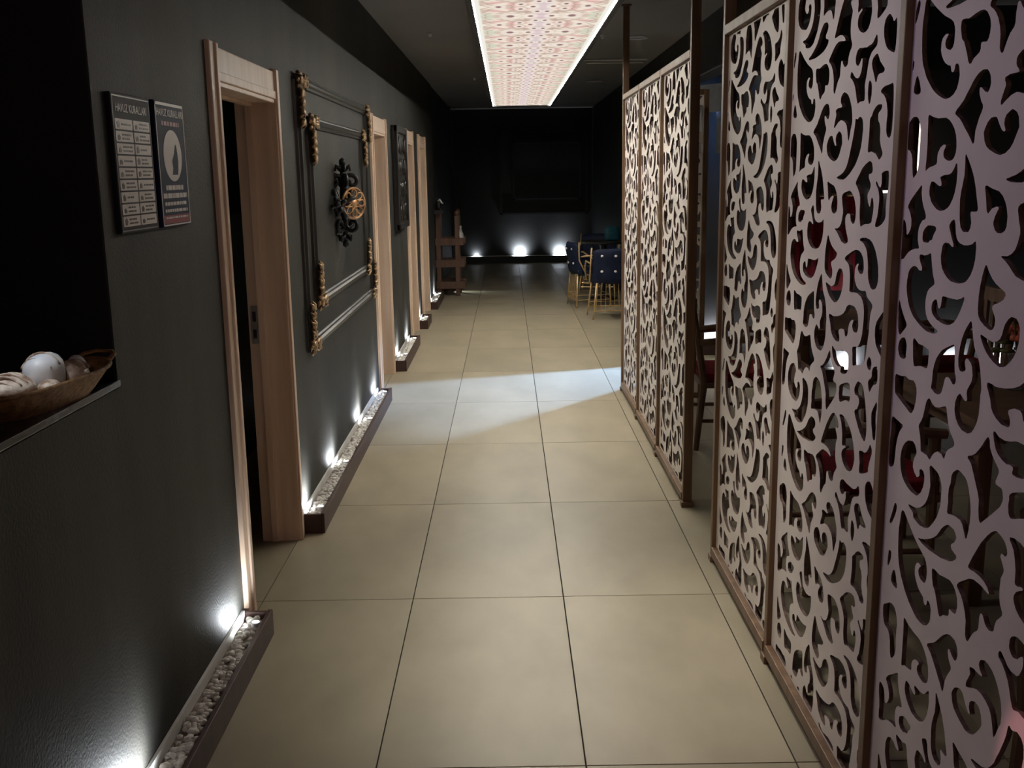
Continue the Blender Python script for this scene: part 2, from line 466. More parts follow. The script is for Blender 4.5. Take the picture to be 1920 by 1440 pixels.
# ------------------------------------------------------------------ door frames
def door_frame(n, y0, y1, label):
    t = empty('door_%d' % n, (WX, y0, 0))
    tag(t, label, kind='structure')
    wd = y1 - y0
    top = 2.112
    d = -WT - 0.01
    for ya, yb in ((0.0, CW), (wd - CW, wd)):
        m = MB().bbox(-0.004, 0.018, ya, yb, 0.0, top, 0.005)
        m.bbox(0.012, 0.026, ya + 0.052 if ya == 0 else ya + 0.006, ya + CW - 0.006 if ya == 0 else ya + 0.036, 0.0, top - 0.004, 0.004)
        m.build('casing', M['oak'], t)
    h = MB().bbox(-0.004, 0.014, CW, wd - CW, DH + 0.03, top - 0.012, 0.004)
    h.bbox(-0.004, 0.020, CW, wd - CW, DH, DH + 0.034, 0.004)
    h.bbox(0.0, 0.012, CW, wd - CW, DH - 0.016, DH + 0.002, 0.003)
    h.build('head_casing', M['oak'], t)
    j = MB().box(d, 0.0, CW - 0.012, CW, 0, DH).box(d, 0.0, wd - CW, wd - CW + 0.012, 0, DH)
    j.build('jamb', M['oak'], t)
    MB().box(d, 0.0, CW, wd - CW, DH - 0.012, DH).build('head_jamb', M['oak'], t)
    s = MB()
    for ya, yb in ((CW, CW + 0.014), (wd - CW - 0.014, wd - CW)):
        s.bbox(-0.115, -0.085, ya, yb, 0, DH - 0.012, 0.003)
    s.bbox(-0.115, -0.085, CW, wd - CW, DH - 0.026, DH - 0.012, 0.003)
    s.build('door_stop', M['oak'], t)
    k = MB().box(-0.150, -0.118, wd - CW - 0.003, wd - CW, 0.93, 1.10)
    k.build('strike_plate', M['steel'], t)
    h = MB().box(-0.142, -0.126, wd - CW - 0.0045, wd - CW - 0.002, 0.955, 0.995).box(-0.142, -0.126, wd - CW - 0.0045, wd - CW - 0.002, 1.03, 1.075)
    h.build('latch_hole', M['black_metal'], t)
    return t

for i, (a, b) in enumerate(DOORS):
    door_frame(i + 1, a, b, ['pale oak door frame nearest the viewer, opening onto a dark room',
                             'pale oak door frame just beyond the gold cornered wall panel',
                             'third pale oak door frame along the left wall',
                             'farthest pale oak door frame on the left wall'][i])

# ------------------------------------------------------------------ pebble planters with uplights
def pebble_mesh(L, W, z, seed, n_per_m=330):
    """a bed of small irregular stones, joined"""
    rnd = random.Random(seed)
    bm = bmesh.new(); bmesh.ops.create_icosphere(bm, subdivisions=1, radius=1.0)
    base = np.array([v.co[:] for v in bm.verts]); faces = [[v.index for v in f.verts] for f in bm.faces]; bm.free()
    vs = []; fs = []
    for i in range(int(L * n_per_m)):
        r = rnd.uniform(0.007, 0.015)
        s = np.array([r * rnd.uniform(0.8, 1.3), r * rnd.uniform(0.8, 1.4), r * rnd.uniform(0.55, 0.85)])
        a = rnd.uniform(0, 6.283); ca, sa = math.cos(a), math.sin(a)
        p = base * s * (1 + 0.12 * np.sin(base[:, [1]] * 3 + i))
        x = p[:, 0] * ca - p[:, 1] * sa; y = p[:, 0] * sa + p[:, 1] * ca
        c = (rnd.uniform(0.014, W - 0.014), rnd.uniform(0.014, L - 0.014), z + rnd.uniform(-0.004, 0.009))
        n = len(vs)
        vs += list(zip(x + c[0], y + c[1], p[:, 2] + c[2]))
        fs += [[q + n for q in f] for f in faces]
    m = MB(); m.v = [tuple(map(float, v)) for v in vs]; m.f = [tuple(f) for f in fs]
    return m


LED_N = [0]
def planter(name_label, origin, L, rz, lights, W=0.112, H=0.098, energy=SPOT_E, seed=1, matp='planter', nper=330, lit=True, dim=1.0):
    """local frame: x = away from the wall (0 at the wall), y along the wall"""
    t = empty('pebble_planter', origin, rz)
    tag(t, name_label, 'planter', 'pebble planters with small uplights')
    th = 0.018
    MB().bbox(W - th, W, 0, L, 0.0, H, 0.003).build('front_board', M[matp], t)
    for y in (0.0, L - th):
        MB().bbox(0.0, W - th, y, y + th, 0.0, H - 0.004, 0.003).build('end_board', M[matp], t)
    MB().box(0.002, 0.012, th, L - th, 0.0, H + 0.004).build('back_liner', M['liner'], t)
    MB().box(0.012, W - th, th, L - th, 0.004, H - 0.032).build('gravel_bed', M['soil'], t)
    p = pebble_mesh(L - 2 * th, W - th - 0.014, H - 0.026, seed, nper).build('pebbles', M['pebble'], t, smooth=True, loc=(0.013, th, 0))
    tag(p, 'loose white pebbles filling the planter', kind='stuff')
    for li, y in enumerate(lights):
        s = empty('uplight', (0.074, y, H - 0.020), 0, t)
        MB().lathe([(0.015, -0.02), (0.017, 0.0), (0.017, 0.016), (0.014, 0.018)], n=14).build('lamp_housing', M['white_metal'], s, smooth=False)
        MB().lathe([(0.0125, 0.0185), (0.0120, 0.0195)], n=14).build('lens', M['led'], s)
        if lit:
            add_light('uplight_beam', 'SPOT', (0.0, 0, 0.024), energy * (dim if li == 0 else 1.0), (0.90, 0.95, 1.0), (-0.10, 0, 0.075), s,
                      spot_size=math.radians(150), spot_blend=1.0, shadow_soft_size=0.010)
    return t

planter('long white pebble planter under the hatch and the two signs', (WX, 0.9, 0), 2.655, 0, (0.45, 1.55, 2.55), seed=2)
planter('white pebble planter below the gold cornered wall panel', (WX, 4.645, 0), 2.93, 0, (0.12, 0.92, 1.95, 2.80), seed=3)
planter('short pebble planter under the black carved plaque', (WX, 8.72, 0), 1.44, 0, (0.35, 1.25), seed=4, nper=220)
planter('tiny pebble planter between the two farthest door frames', (WX, 11.19, 0), 0.55, 0, (0.30,), seed=5, nper=160)
planter('pebble planter past the farthest door frame, before the wooden rack', (WX, 12.86, 0), 1.25, 0, (0.3, 0.95), seed=6, nper=160)
planter('dark planter along the foot of the black end wall', (-0.95, END_Y, 0), 2.5, -math.pi / 2, (0.35, 1.18, 1.94), W=0.13, H=0.13, energy=SPOT_E * 12.0, seed=7, matp='black_wall', nper=90, dim=0.06)
planter('glowing pebble planter left on the dining room back wall', (2.5, 8.1, 0), 0.75, -math.pi / 2, (0.2, 0.55), energy=SPOT_E * 1.7, seed=8, nper=160)
planter('glowing pebble planter right on the dining room back wall', (3.35, 8.1, 0), 0.85, -math.pi / 2, (0.2, 0.6), energy=SPOT_E * 1.7, seed=9, nper=160)
planter('pebble planter in the recess seen between the lattice partitions', (1.74, 9.4, 0), 0.28, -math.pi / 2, (0.15,), energy=SPOT_E * 1.7, seed=10, nper=160)

# ------------------------------------------------------------------ lattice partitions
HOLES = [[61,1999,56,1981,50,1945,55,1898,65,1869,89,1841,122,1816,161,1798,194,1791,224,1796,244,1812,249,1834,241,1853,226,1855,224,1842,209,1842,205,1854,192,1856,173,1864,156,1880,152,1896,158,1911,175,1918,191,1915,179,1911,171,1901,176,1891,192,1884,208,1886,215,1901,213,1924,199,1940,167,1951,129,1969,93,1990,73,2002],
[240,1933,275,1933,305,1938,327,1941,349,1934,364,1919,367,1903,364,1888,356,1881,341,1883,331,1882,334,1870,325,1863,307,1858,297,1849,289,1848,282,1856,273,1872,259,1892,248,1899],
[416,1981,452,1984,489,1979,509,1965,519,1942,518,1920,499,1915,484,1919,475,1931,464,1933,460,1913,459,1895,442,1883,430,1866,421,1853,408,1863,407,1891,396,1914,378,1932,357,1944,381,1962],
[38,1851,62,1813,23,1816],
[0,1883,15,1883,15,1868,1,1843,-5,1847,-3,1868],
[23,2005,32,1996,23,1975,9,1954,-5,1945,-5,1956,7,1979,14,1997],
[238,1761,272,1780,297,1802,321,1822,338,1830,357,1833,372,1829,383,1816,384,1802,377,1791,364,1792,349,1801,340,1802,341,1790,349,1778,360,1768,358,1760,347,1747,340,1732,335,1725,334,1709,331,1698,311,1714,289,1731,260,1752],
[509,1851,535,1842,555,1823,569,1801,574,1772,563,1750,553,1724,543,1747,529,1770,498,1781,469,1780,448,1771,427,1763,432,1779,444,1799,435,1810,464,1815,497,1815,477,1826,475,1840,491,1850],
[373,1724,384,1738,404,1746,419,1744,428,1733,446,1718,457,1718,447,1732,453,1746,472,1754,489,1751,499,1741,504,1722,500,1719,488,1700,471,1685,448,1678,430,1679,400,1687,379,1699,371,1717],
[632,1784,653,1777,659,1757,659,1749,652,1711,627,1677,590,1653,546,1634,507,1630,465,1635,505,1643,536,1655,557,1675,572,1704,585,1730,596,1758,601,1782,613,1777],
[39,1766,61,1758,74,1736,74,1721,74,1692,74,1659,60,1640,48,1636,41,1659,38,1677,25,1693,-2,1698,-14,1724,-12,1743,-2,1747,15,1758],
[111,1765,131,1760,164,1755,200,1754,223,1746,243,1731,255,1711,257,1686,244,1672,218,1671,200,1678,199,1691,211,1700,204,1703,183,1698,169,1683,170,1665,152,1661,129,1657,113,1648,114,1672,114,1701,113,1738],
[148,1629,162,1629,189,1620,200,1622,196,1631,188,1640,219,1642,244,1647,259,1662,264,1669,269,1653,269,1626,260,1601,242,1581,213,1572,185,1573,155,1587,140,1606,142,1621],
[300,1685,319,1668,338,1647,352,1623,362,1600,370,1576,343,1576,339,1572,346,1558,344,1542,330,1534,309,1537,296,1552,292,1577,290,1598,295,1619,303,1644,301,1670],
[392,1624,419,1619,452,1613,469,1602,483,1585,488,1564,484,1548,468,1541,450,1542,437,1552,437,1565,447,1579,457,1584,446,1587,425,1583,415,1574,406,1577,400,1601],
[450,1507,499,1491,531,1472,568,1466,588,1475,575,1493,562,1510,558,1533,574,1544,595,1543,601,1528,620,1519,632,1525,638,1547,628,1574,612,1591,586,1602,555,1599,524,1591,527,1571,537,1550,533,1532,521,1513,493,1502],
[100,1623,101,1602,112,1581,133,1555,113,1548,98,1533,95,1512,101,1496,110,1489,87,1487,52,1479,28,1463,8,1455,-1,1457,-1,1492,-9,1522,-7,1545,4,1548,21,1542,29,1526,31,1514,41,1515,54,1531,54,1547,41,1565,29,1574,50,1593,78,1609],
[153,1541,186,1538,187,1532,175,1520,170,1509,160,1510,154,1504,135,1502,121,1509,121,1525,137,1536],
[272,1557,279,1544,283,1528,293,1517,313,1511,338,1511,359,1515,372,1521,376,1491,374,1485,365,1463,345,1444,313,1435,279,1435,249,1444,227,1460,219,1478,220,1488,226,1505,241,1510,258,1508,270,1503,278,1506,265,1520,255,1534,248,1545,259,1553],
[111,1467,132,1445,115,1442,96,1450,78,1448,59,1437,50,1411,54,1387,72,1359,101,1340,144,1326,179,1320,208,1321,235,1328,201,1335,175,1345,161,1360,157,1383,164,1402,178,1413,198,1423,186,1441,177,1463,173,1478,167,1484,153,1479,134,1476,114,1478],
[240,1403,267,1402,302,1403,326,1407,342,1413,336,1398,323,1378,305,1359,276,1348,250,1348,217,1352,194,1363,191,1380,201,1389,215,1392,222,1376,233,1377,238,1389],
[420,1482,437,1466,461,1452,488,1443,506,1437,498,1426,485,1420,461,1412,455,1406,463,1399,472,1388,471,1374,462,1366,443,1367,419,1374,404,1385,399,1406,401,1427,405,1448,411,1466],
[529,1400,546,1400,561,1391,566,1372,561,1349,548,1329,527,1312,504,1306,475,1310,447,1323,425,1340,417,1352,439,1349,461,1346,479,1347,496,1355,504,1368,507,1380,517,1391],
[379,1371,389,1345,397,1325,412,1313,426,1294,433,1275,439,1253,437,1237,437,1202,424,1174,406,1158,381,1155,356,1161,338,1177,332,1197,340,1216,354,1225,364,1219,380,1214,385,1220,379,1232,387,1247,397,1255,399,1275,390,1291,375,1298,365,1296,364,1283,371,1275,358,1269,343,1268,335,1279,334,1299,340,1324,353,1348,370,1365],
[13,1370,27,1351,47,1333,65,1319,53,1307,31,1291,20,1293,13,1320,11,1349],
[35,1283,56,1289,69,1280,74,1262,69,1245,54,1239,34,1243,23,1258,26,1273],
[106,1294,135,1288,175,1286,190,1284,193,1267,189,1246,177,1242,158,1243,133,1238,115,1239],
[296,1310,312,1314,317,1289,321,1262,330,1249,325,1237,312,1237,298,1246,281,1243,276,1228,273,1223,266,1208,252,1201,234,1201,213,1207,216,1212,217,1234,223,1259,236,1278,258,1295],
[18,1199,49,1200,78,1205,97,1201,123,1204,141,1191,141,1192,141,1169,135,1148,120,1130,87,1137,51,1147,20,1156,17,1171],
[14,1100,41,1097,80,1093,62,1076,49,1052,44,1024,42,1000,35,987,12,980,4,1012,11,1061,11,1083],
[117,1069,147,1071,160,1059,166,1055,153,1038,147,1019,158,1007,175,1001,189,1012,182,1018,192,1025,208,1022,213,1006,204,982,179,961,149,960,114,967,89,982,77,1005,78,1033,92,1054],
[198,1177,212,1184,233,1174,262,1176,293,1186,300,1174,311,1150,330,1133,345,1120,333,1110,312,1099,305,1085,300,1075,292,1083,270,1085,249,1075,237,1060,230,1056,217,1062,196,1063,183,1062,181,1078,175,1096,164,1114,182,1133,189,1154],
[235,1044,259,1045,285,1038,298,1022,301,996,297,972,285,947,274,935,246,911,208,903,167,908,167,917,132,928,170,932,195,939,224,958,240,983,244,1009],
[362,1073,388,1073,410,1064,422,1047,434,1016,435,1010,436,992,431,969,424,949,414,961,401,977,377,981,344,975,333,972,334,996,332,1022,340,1039,342,1057],
[397,1111,423,1119,448,1136,468,1158,480,1172,489,1165,493,1150,511,1135,532,1121,524,1104,521,1094,533,1092,548,1093,554,1077,549,1061,523,1038,493,1015,474,1002,466,1021,464,1045,448,1068,431,1091,416,1106],
[582,1095,651,1114,662,1092,662,1066,631,1064,589,1050,576,1062,577,1079],
[498,1188,525,1180,558,1182,585,1189,633,1187,638,1153,630,1136,595,1127,577,1129,582,1142,550,1141,515,1154],
[567,1429,607,1445,653,1457,690,1453,713,1435,715,1407,695,1400,678,1406,673,1416,686,1426,665,1422,652,1406,655,1383,674,1365,708,1359,740,1363,749,1349,792,1334,780,1309,778,1276,772,1243,766,1219,762,1201,746,1180,698,1170,672,1164,668,1189,664,1211,704,1218,726,1244,734,1279,734,1314,718,1339,687,1349,650,1349,619,1348,619,1371,614,1398,601,1417],
[669,1483,707,1491,752,1488,785,1471,807,1445,818,1417,817,1387,798,1372,770,1375,750,1397,745,1429,731,1461,703,1478],
[459,1269,502,1268,554,1277,588,1291,607,1309,634,1316,669,1313,691,1298,699,1272,692,1252,665,1251,653,1263,661,1276,674,1282,647,1278,631,1266,623,1251,619,1232,601,1229,596,1242,574,1245,545,1235,554,1224,557,1208,527,1205,490,1219,475,1244],
[846,1314,874,1322,888,1219,854,1228,827,1245,817,1271,822,1294],
[756,1805,786,1802,776,1791,760,1784,762,1767,772,1763,781,1744,780,1724,791,1705,804,1691,791,1680,776,1679,763,1689,731,1697,703,1696,703,1716,706,1747,704,1774,715,1780,731,1795],
[734,1923,752,1905,771,1893,790,1881,774,1875,745,1873,736,1856,730,1857,715,1878,699,1898,703,1914],
[799,2002,817,1993,830,1981,842,1987,848,1986,849,1948,846,1916,827,1916,794,1928,774,1950,767,1974,775,1993],
[766,1834,791,1843,824,1844,850,1840,855,1755,846,1728,823,1731,816,1757,821,1776,811,1806,791,1824],
[603,1949,655,1946,697,1951,721,1968,730,1953,723,1940,694,1931,678,1917,671,1899,665,1879,656,1859,660,1831,656,1819,629,1821,611,1815,598,1831,584,1858,561,1877,542,1885,552,1899,580,1882,610,1879,625,1893,631,1913,626,1926,615,1915,603,1908,586,1910,577,1925,584,1941],
[686,1866,702,1859,708,1842,705,1824,695,1808,683,1825,680,1846],
[587,1016,630,1019,668,1004,692,986,710,963,722,931,712,902,693,888,665,886,635,896,621,914,629,931,653,941,649,946,621,939,621,961,613,986,603,1003],
[338,951,363,953,381,943,377,928,361,918,365,909,390,903,382,892,355,880,311,872,258,868,190,871,223,878,265,895,294,913,311,933],
[532,1007,556,1008,577,1000,587,986,581,976,567,977,562,971,572,959,581,949,571,931,569,908,575,885,588,867,570,851,561,836,552,851,540,876,522,895,486,903,442,900,449,915,470,946,499,981],
[724,1133,751,1129,767,1112,781,1084,792,1053,797,1020,789,993,758,1003,727,1026,703,1052,722,1061,735,1083,723,1094,703,1094,694,1106,705,1122],
[787,1207,804,1200,806,1185,798,1174,782,1178,773,1192],
[824,1188,847,1192,851,1154,825,1144,803,1122,790,1146,813,1160,813,1177],
[858,1110,842,1095,826,1076,827,1054,836,1034,845,1014,860,1018,858,1068],
[754,961,790,965,814,977,829,997,844,981,835,962,823,936,822,924,763,905,762,933],
[716,1675,735,1671,744,1654,736,1646,718,1645,720,1633,734,1622,733,1610,716,1595,722,1576,737,1565,741,1577,745,1589,758,1583,762,1560,756,1541,749,1528,702,1523,677,1516,666,1544,666,1577,658,1596,635,1615,624,1622,648,1642,674,1661],
[775,1629,786,1619,804,1613,807,1634,805,1646,833,1652,850,1650,853,1612,847,1600,843,1571,844,1545,823,1529,790,1520,777,1525,789,1542,796,1570,796,1595,784,1611,767,1623]]

def lattice_outline(width, height, u0=0.0, zoff=0.07, margin=0.007, res=0.0025):
    """rasterises the scroll holes and returns smooth closed outlines (metres, local u / z) and the solid mask"""
    nx, nz = int(round(width / res)), int(round(height / res))
    F = np.ones((nz, nx), dtype=np.float32)
    U = (np.arange(nx) + 0.5) * res; Z = (np.arange(nz) + 0.5) * res
    for n in (-1, 0, 1, 2):
        for h in HOLES:
            P = np.array(h, float).reshape(-1, 2) / 1000.0 + np.array([0.042, -1.097]) * n - np.array([u0, zoff])
            # Catmull-Rom smoothing of the traced outline
            p0 = np.roll(P, 1, 0); p2 = np.roll(P, -1, 0); p3 = np.roll(P, -2, 0)
            S = []
            for t in (0.0, 0.25, 0.5, 0.75):
                S.append(0.5 * ((2 * P) + (-p0 + p2) * t + (2 * p0 - 5 * P + 4 * p2 - p3) * t * t + (-p0 + 3 * P - 3 * p2 + p3) * t ** 3))
            P = np.stack(S, 1).reshape(-1, 2)
            a = max(0, int(P[:, 0].min() / res)); b = min(nx, int(P[:, 0].max() / res) + 2)
            c = max(0, int(P[:, 1].min() / res)); d = min(nz, int(P[:, 1].max() / res) + 2)
            if a >= b or c >= d: continue
            uu, zz = np.meshgrid(U[a:b], Z[c:d])
            ins = np.zeros(uu.shape, bool)
            for i in range(len(P)):
                A, B = P[i], P[i - 1]
                if A[1] == B[1]: continue
                ins ^= ((A[1] > zz) != (B[1] > zz)) & (uu < (B[0] - A[0]) * (zz - A[1]) / (B[1] - A[1]) + A[0])
            F[c:d, a:b][ins] = 0
    mg = int(round(margin / res))
    F[:mg] = 1; F[-mg:] = 1; F[:, :mg] = 1; F[:, -mg:] = 1
    k = np.array([1, 2, 3, 2, 1], np.float32); k /= k.sum()
    for ax in (0, 1):
        G = np.zeros_like(F); pad = np.pad(F, 2, mode='edge')
        for i in range(5):
            G += k[i] * (pad[i:i + nz, 2:2 + nx] if ax == 0 else pad[2:2 + nz, i:i + nx])
        F = G
    # marching squares, linked into loops
    G = F - 0.5
    segs = {}
    def ex(i, j):   # crossing on horizontal edge (i,j)-(i,j+1)
        a, b = G[i, j], G[i, j + 1]; return (0, i, j), (U[j] + res * a / (a - b), Z[i])
    def ez(i, j):
        a, b = G[i, j], G[i + 1, j]; return (1, i, j), (U[j], Z[i] + res * a / (a - b))
    pos = G > 0
    code = pos[:-1, :-1] * 1 + pos[:-1, 1:] * 2 + pos[1:, 1:] * 4 + pos[1:, :-1] * 8
    T = {1: [('b', 'l')], 2: [('r', 'b')], 4: [('t', 'r')], 8: [('l', 't')], 3: [('r', 'l')], 6: [('t', 'b')], 12: [('l', 'r')], 9: [('b', 't')],
         5: [('b', 'r'), ('t', 'l')], 10: [('l', 'b'), ('r', 't')], 7: [('t', 'l')], 11: [('r', 't')], 13: [('b', 'r')], 14: [('l', 'b')]}
    pt = {}; nxt = {}
    ii, jj = np.nonzero((code > 0) & (code < 15))
    for i, j in zip(ii.tolist(), jj.tolist()):
        for a, b in T[int(code[i, j])]:
            ks = []
            for s in (a, b):
                kk, p = ex(i, j) if s == 'b' else ex(i + 1, j) if s == 't' else ez(i, j) if s == 'l' else ez(i, j + 1)
                pt[kk] = p; ks.append(kk)
            nxt[ks[0]] = ks[1]
    loops = []; seen = set()
    for s in list(nxt):
        if s in seen: continue
        lp = []; c = s
        while c not in seen and c in nxt:
            seen.add(c); lp.append(pt[c]); c = nxt[c]
        if len(lp) > 8: loops.append(np.array(lp))
    # simplify
    out = []
    for lp in loops:
        keep = [0]; n = len(lp); i = 0
        while i < n - 1:
            j = min(i + 2, n - 1)
            while j + 1 < n and j - i < 9:
                a, b = lp[i], lp[j + 1]; d = b - a; q = lp[i + 1:j + 1] - a
                if np.abs(d[0] * q[:, 1] - d[1] * q[:, 0]).max() / (np.hypot(*d) + 1e-9) > 0.0007: break
                j += 1
            keep.append(j); i = j
        if keep[-1] == n - 1: keep = keep[:-1]
        if len(keep) > 3: out.append(lp[keep])
    return out, G, res


def lattice_mesh(name, width, height, thick, u0=0.0, zoff=0.07):
    """panel in local coords: x = thickness, y = -u, z up"""
    loops, G, res = lattice_outline(width, height, u0, zoff)
    verts = [Vector(p) for p in ((0, 0), (width, 0), (width, height), (0, height))]
    edges = [(0, 1), (1, 2), (2, 3), (3, 0)]
    for lp in loops:
        n = len(verts); k = len(lp)
        verts += [Vector((float(a), float(b))) for a, b in lp]
        edges += [(n + i, n + (i + 1) % k) for i in range(k)]
    r = geometry.delaunay_2d_cdt(verts, edges, [], 0, 1e-6)
    vs = r[0]; tris = []
    nz, nx = G.shape
    for f in r[2]:
        cu = sum(vs[i].x for i in f) / 3; cz = sum(vs[i].y for i in f) / 3
        fx = min(max(cu / res - 0.5, 0), nx - 1.001); fz = min(max(cz / res - 0.5, 0), nz - 1.001)
        i, j = int(fz), int(fx); a, b = fx - j, fz - i
        g = (G[i, j] * (1 - a) + G[i, j + 1] * a) * (1 - b) + (G[i + 1, j] * (1 - a) + G[i + 1, j + 1] * a) * b
        if g > 0: tris.append(tuple(f))
    n = len(vs)
    V = [(0.0, -v.x, v.y) for v in vs] + [(thick, -v.x, v.y) for v in vs]
    Fc = []
    cnt = {}
    for f in tris:
        Fc.append(f); Fc.append(tuple(i + n for i in reversed(f)))
        for a, b in ((f[0], f[1]), (f[1], f[2]), (f[2], f[0])):
            key = (min(a, b), max(a, b)); cnt.setdefault(key, []).append((a, b))
    for key, l in cnt.items():
        if len(l) == 1:
            a, b = l[0]; Fc.append((b, a, a + n, b + n))
    me = bpy.data.meshes.new(name)
    me.from_pydata(V, [], Fc)
    me.materials.append(M['lattice']); me.materials.append(M['brown_edge'])
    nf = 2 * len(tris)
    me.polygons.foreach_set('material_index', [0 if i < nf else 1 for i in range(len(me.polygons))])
    me.validate()
    bm = bmesh.new(); bm.from_mesh(me)
    loose = [v for v in bm.verts if not v.link_faces]
    bmesh.ops.delete(bm, geom=loose, context='VERTS')
    bmesh.ops.recalc_face_normals(bm, faces=bm.faces)
    bm.to_mesh(me); bm.free()
    return me


PH = 2.105
lat = lattice_mesh('lattice_panel', 0.91, PH, 0.010)
SX = 0.86            # corridor face of the partitions
def partition(label, ys, tall, group):
    """ys: near-side Y of each post, far to near"""
    t = empty('lattice_partition', (SX, ys[0], 0))
    tag(t, label, 'room divider', group)
    pw, pd = 0.035, 0.045
    for y, tl in zip(ys, tall):
        top = CZ if tl else 2.21
        m = MB().bbox(0, pd, y - ys[0], y - ys[0] + pw, 0.0, top, 0.003)
        if tl: m.bbox(-0.012, pd + 0.012, y - ys[0] - 0.012, y - ys[0] + pw + 0.012, CZ - 0.012, CZ, 0.002)
        m.build('post', M['screen_wood'], t)
        f = MB().bbox(-0.008, pd + 0.008, y - ys[0] - 0.008, y - ys[0] + pw + 0.008, 0.0, 0.028, 0.003)
        f.build('foot', M['screen_wood'], t)
    for a, b in zip(ys[:-1], ys[1:]):
        y1 = a - ys[0]; y0 = b - ys[0] + pw
        MB().bbox(-0.002, pd, y0, y1, 2.175, 2.212, 0.003).build('top_rail', M['screen_wood'], t)
        MB().bbox(-0.004, pd, y0, y1, 0.028, 0.068, 0.003).build('bottom_rail', M['screen_wood'], t)
        inst('lattice_panel', lat, t, (0.018, y1, 0.07))
    return t

partition('nearest lattice partition of cream scrollwork in brown frames, at the right edge', (4.200, 3.257, 2.310, 1.365), (1, 0, 0, 1), 'cream lattice partitions along the corridor')
partition('farther lattice partition of cream scrollwork in brown frames, beside the blue chairs', (7.780, 6.835, 5.890, 4.945), (1, 0, 0, 1), 'cream lattice partitions along the corridor')

lat2 = lattice_mesh('lattice_panel_small', 0.42, PH, 0.010, u0=0.1)
t = empty('lattice_partition', (0.92, 7.35, 0))
tag(t, 'narrow lattice partition standing crosswise, seen in the gap between the two long ones', 'room divider')
for x in (0.0, 0.455):
    MB().bbox(x, x + 0.035, 0.0, 0.045, 0.0, 2.21, 0.003).build('post', M['screen_wood'], t)
MB().bbox(0.035, 0.455, 0, 0.045, 2.175, 2.212, 0.003).build('top_rail', M['screen_wood'], t)
MB().bbox(0.035, 0.455, 0, 0.045, 0.028, 0.068, 0.003).build('bottom_rail', M['screen_wood'], t)
o = inst('lattice_panel', lat2, t, (0.035, 0.018, 0.07), math.pi / 2)

# ------------------------------------------------------------------ ceiling lightbox and fittings
LZ = 2.46; LX0, LX1, LY0, LY1 = -0.150, 0.535, LB_Y0, 12.7
t = empty('ceiling_lightbox', ((LX0 + LX1) / 2, LY0, LZ))
tag(t, 'long backlit ceiling panel with a pale floral carpet print and white glowing edges', 'light panel')
LEDW = 0.007
hw = (LX1 - LX0) / 2; LL = LY1 - LY0
MB().box(-hw + LEDW, hw - LEDW, LEDW, LL - LEDW, 0.0, 0.004).build('printed_sheet', M['print'], t)
for sx in (-1, 1):
    x0, x1 = sorted((sx * hw, sx * (hw - LEDW)))
    MB().box(x0, x1, 0, LL, -0.002, 0.004).build('led_edge', M['led_border'], t)
MB().box(-hw + LEDW, hw - LEDW, LL - LEDW, LL, -0.002, 0.004).build('led_edge', M['print_white'], t)
b = MB().box(-hw - 0.03, hw + 0.03, -0.03, LL + 0.03, 0.005, 0.10)
b.box(-hw - 0.03, -hw - 0.001, -0.03, LL + 0.03, -0.012, 0.006).box(hw + 0.001, hw + 0.03, -0.03, LL + 0.03, -0.012, 0.006)
b.box(-hw - 0.03, hw + 0.03, LL + 0.001, LL + 0.03, -0.012, 0.006).box(-hw - 0.03, hw + 0.03, -0.03, -0.001, -0.012, 0.006)
b.build('case', M['black_wall'], t)
for y in (0.3, LL / 2, LL - 0.3):
    MB().cyl((0, y, 0.10), (0, y, CZ - LZ), 0.012, n=10).build('hanger_rod', M['black_metal'], t)

def downlight(x, y, label):
    t = empty('downlight', (x, y, CZ)); tag(t, label, 'ceiling light', 'round ceiling downlights')
    MB().lathe([(0.10, 0.0), (0.112, -0.004), (0.108, -0.010), (0.088, -0.012), (0.082, -0.004)], n=28).build('trim_ring', M['white_metal'], t)
    MB().lathe([(0.081, -0.003), (0.080, -0.005)], n=28).build('lens', M['dim_metal'], t)
downlight(1.18, 9.65, 'round unlit ceiling downlight nearer the lattice partition post')
downlight(1.18, 14.07, 'small round unlit ceiling downlight farther down the corridor')
t = empty('slot_air_diffuser', (1.17, 11.55, CZ)); tag(t, 'pale linear air diffuser with two slots in the ceiling', 'air vent')
for i, y in enumerate((-0.14, 0.16)):
    MB().bbox(-0.34 + 0.05 * i, 0.36, y - 0.05, y + 0.05, -0.012, 0.0, 0.003).build('slot_frame', M['dim_metal'], t)
    MB().box(-0.32 + 0.05 * i, 0.34, y - 0.018, y + 0.018, -0.016, -0.011).build('slot', M['print_white'], t)
for i, (x, y, l) in enumerate(((-0.63, 9.12, 'small ceiling sensor left of the lightbox, nearest the viewer'), (-0.38, 13.28, 'small ceiling sensor left of the lightbox near its far end'),
                               (-0.93, 19.3, 'small ceiling sensor in the far left corner'), (0.86, 9.43, 'small ceiling sprinkler between the lightbox and the lattice partition'))):
    t = empty('ceiling_sensor', (x, y, CZ)); tag(t, l, 'sensor', 'small ceiling sensors')
    MB().lathe([(0.030, 0.0), (0.030, -0.008), (0.022, -0.014)], n=16).build('base', M['dim_metal'], t)
    MB().lathe([(0.014, -0.014), (0.014, -0.028), (0.008, -0.036)], n=12).build('head', M['white_metal'], t)

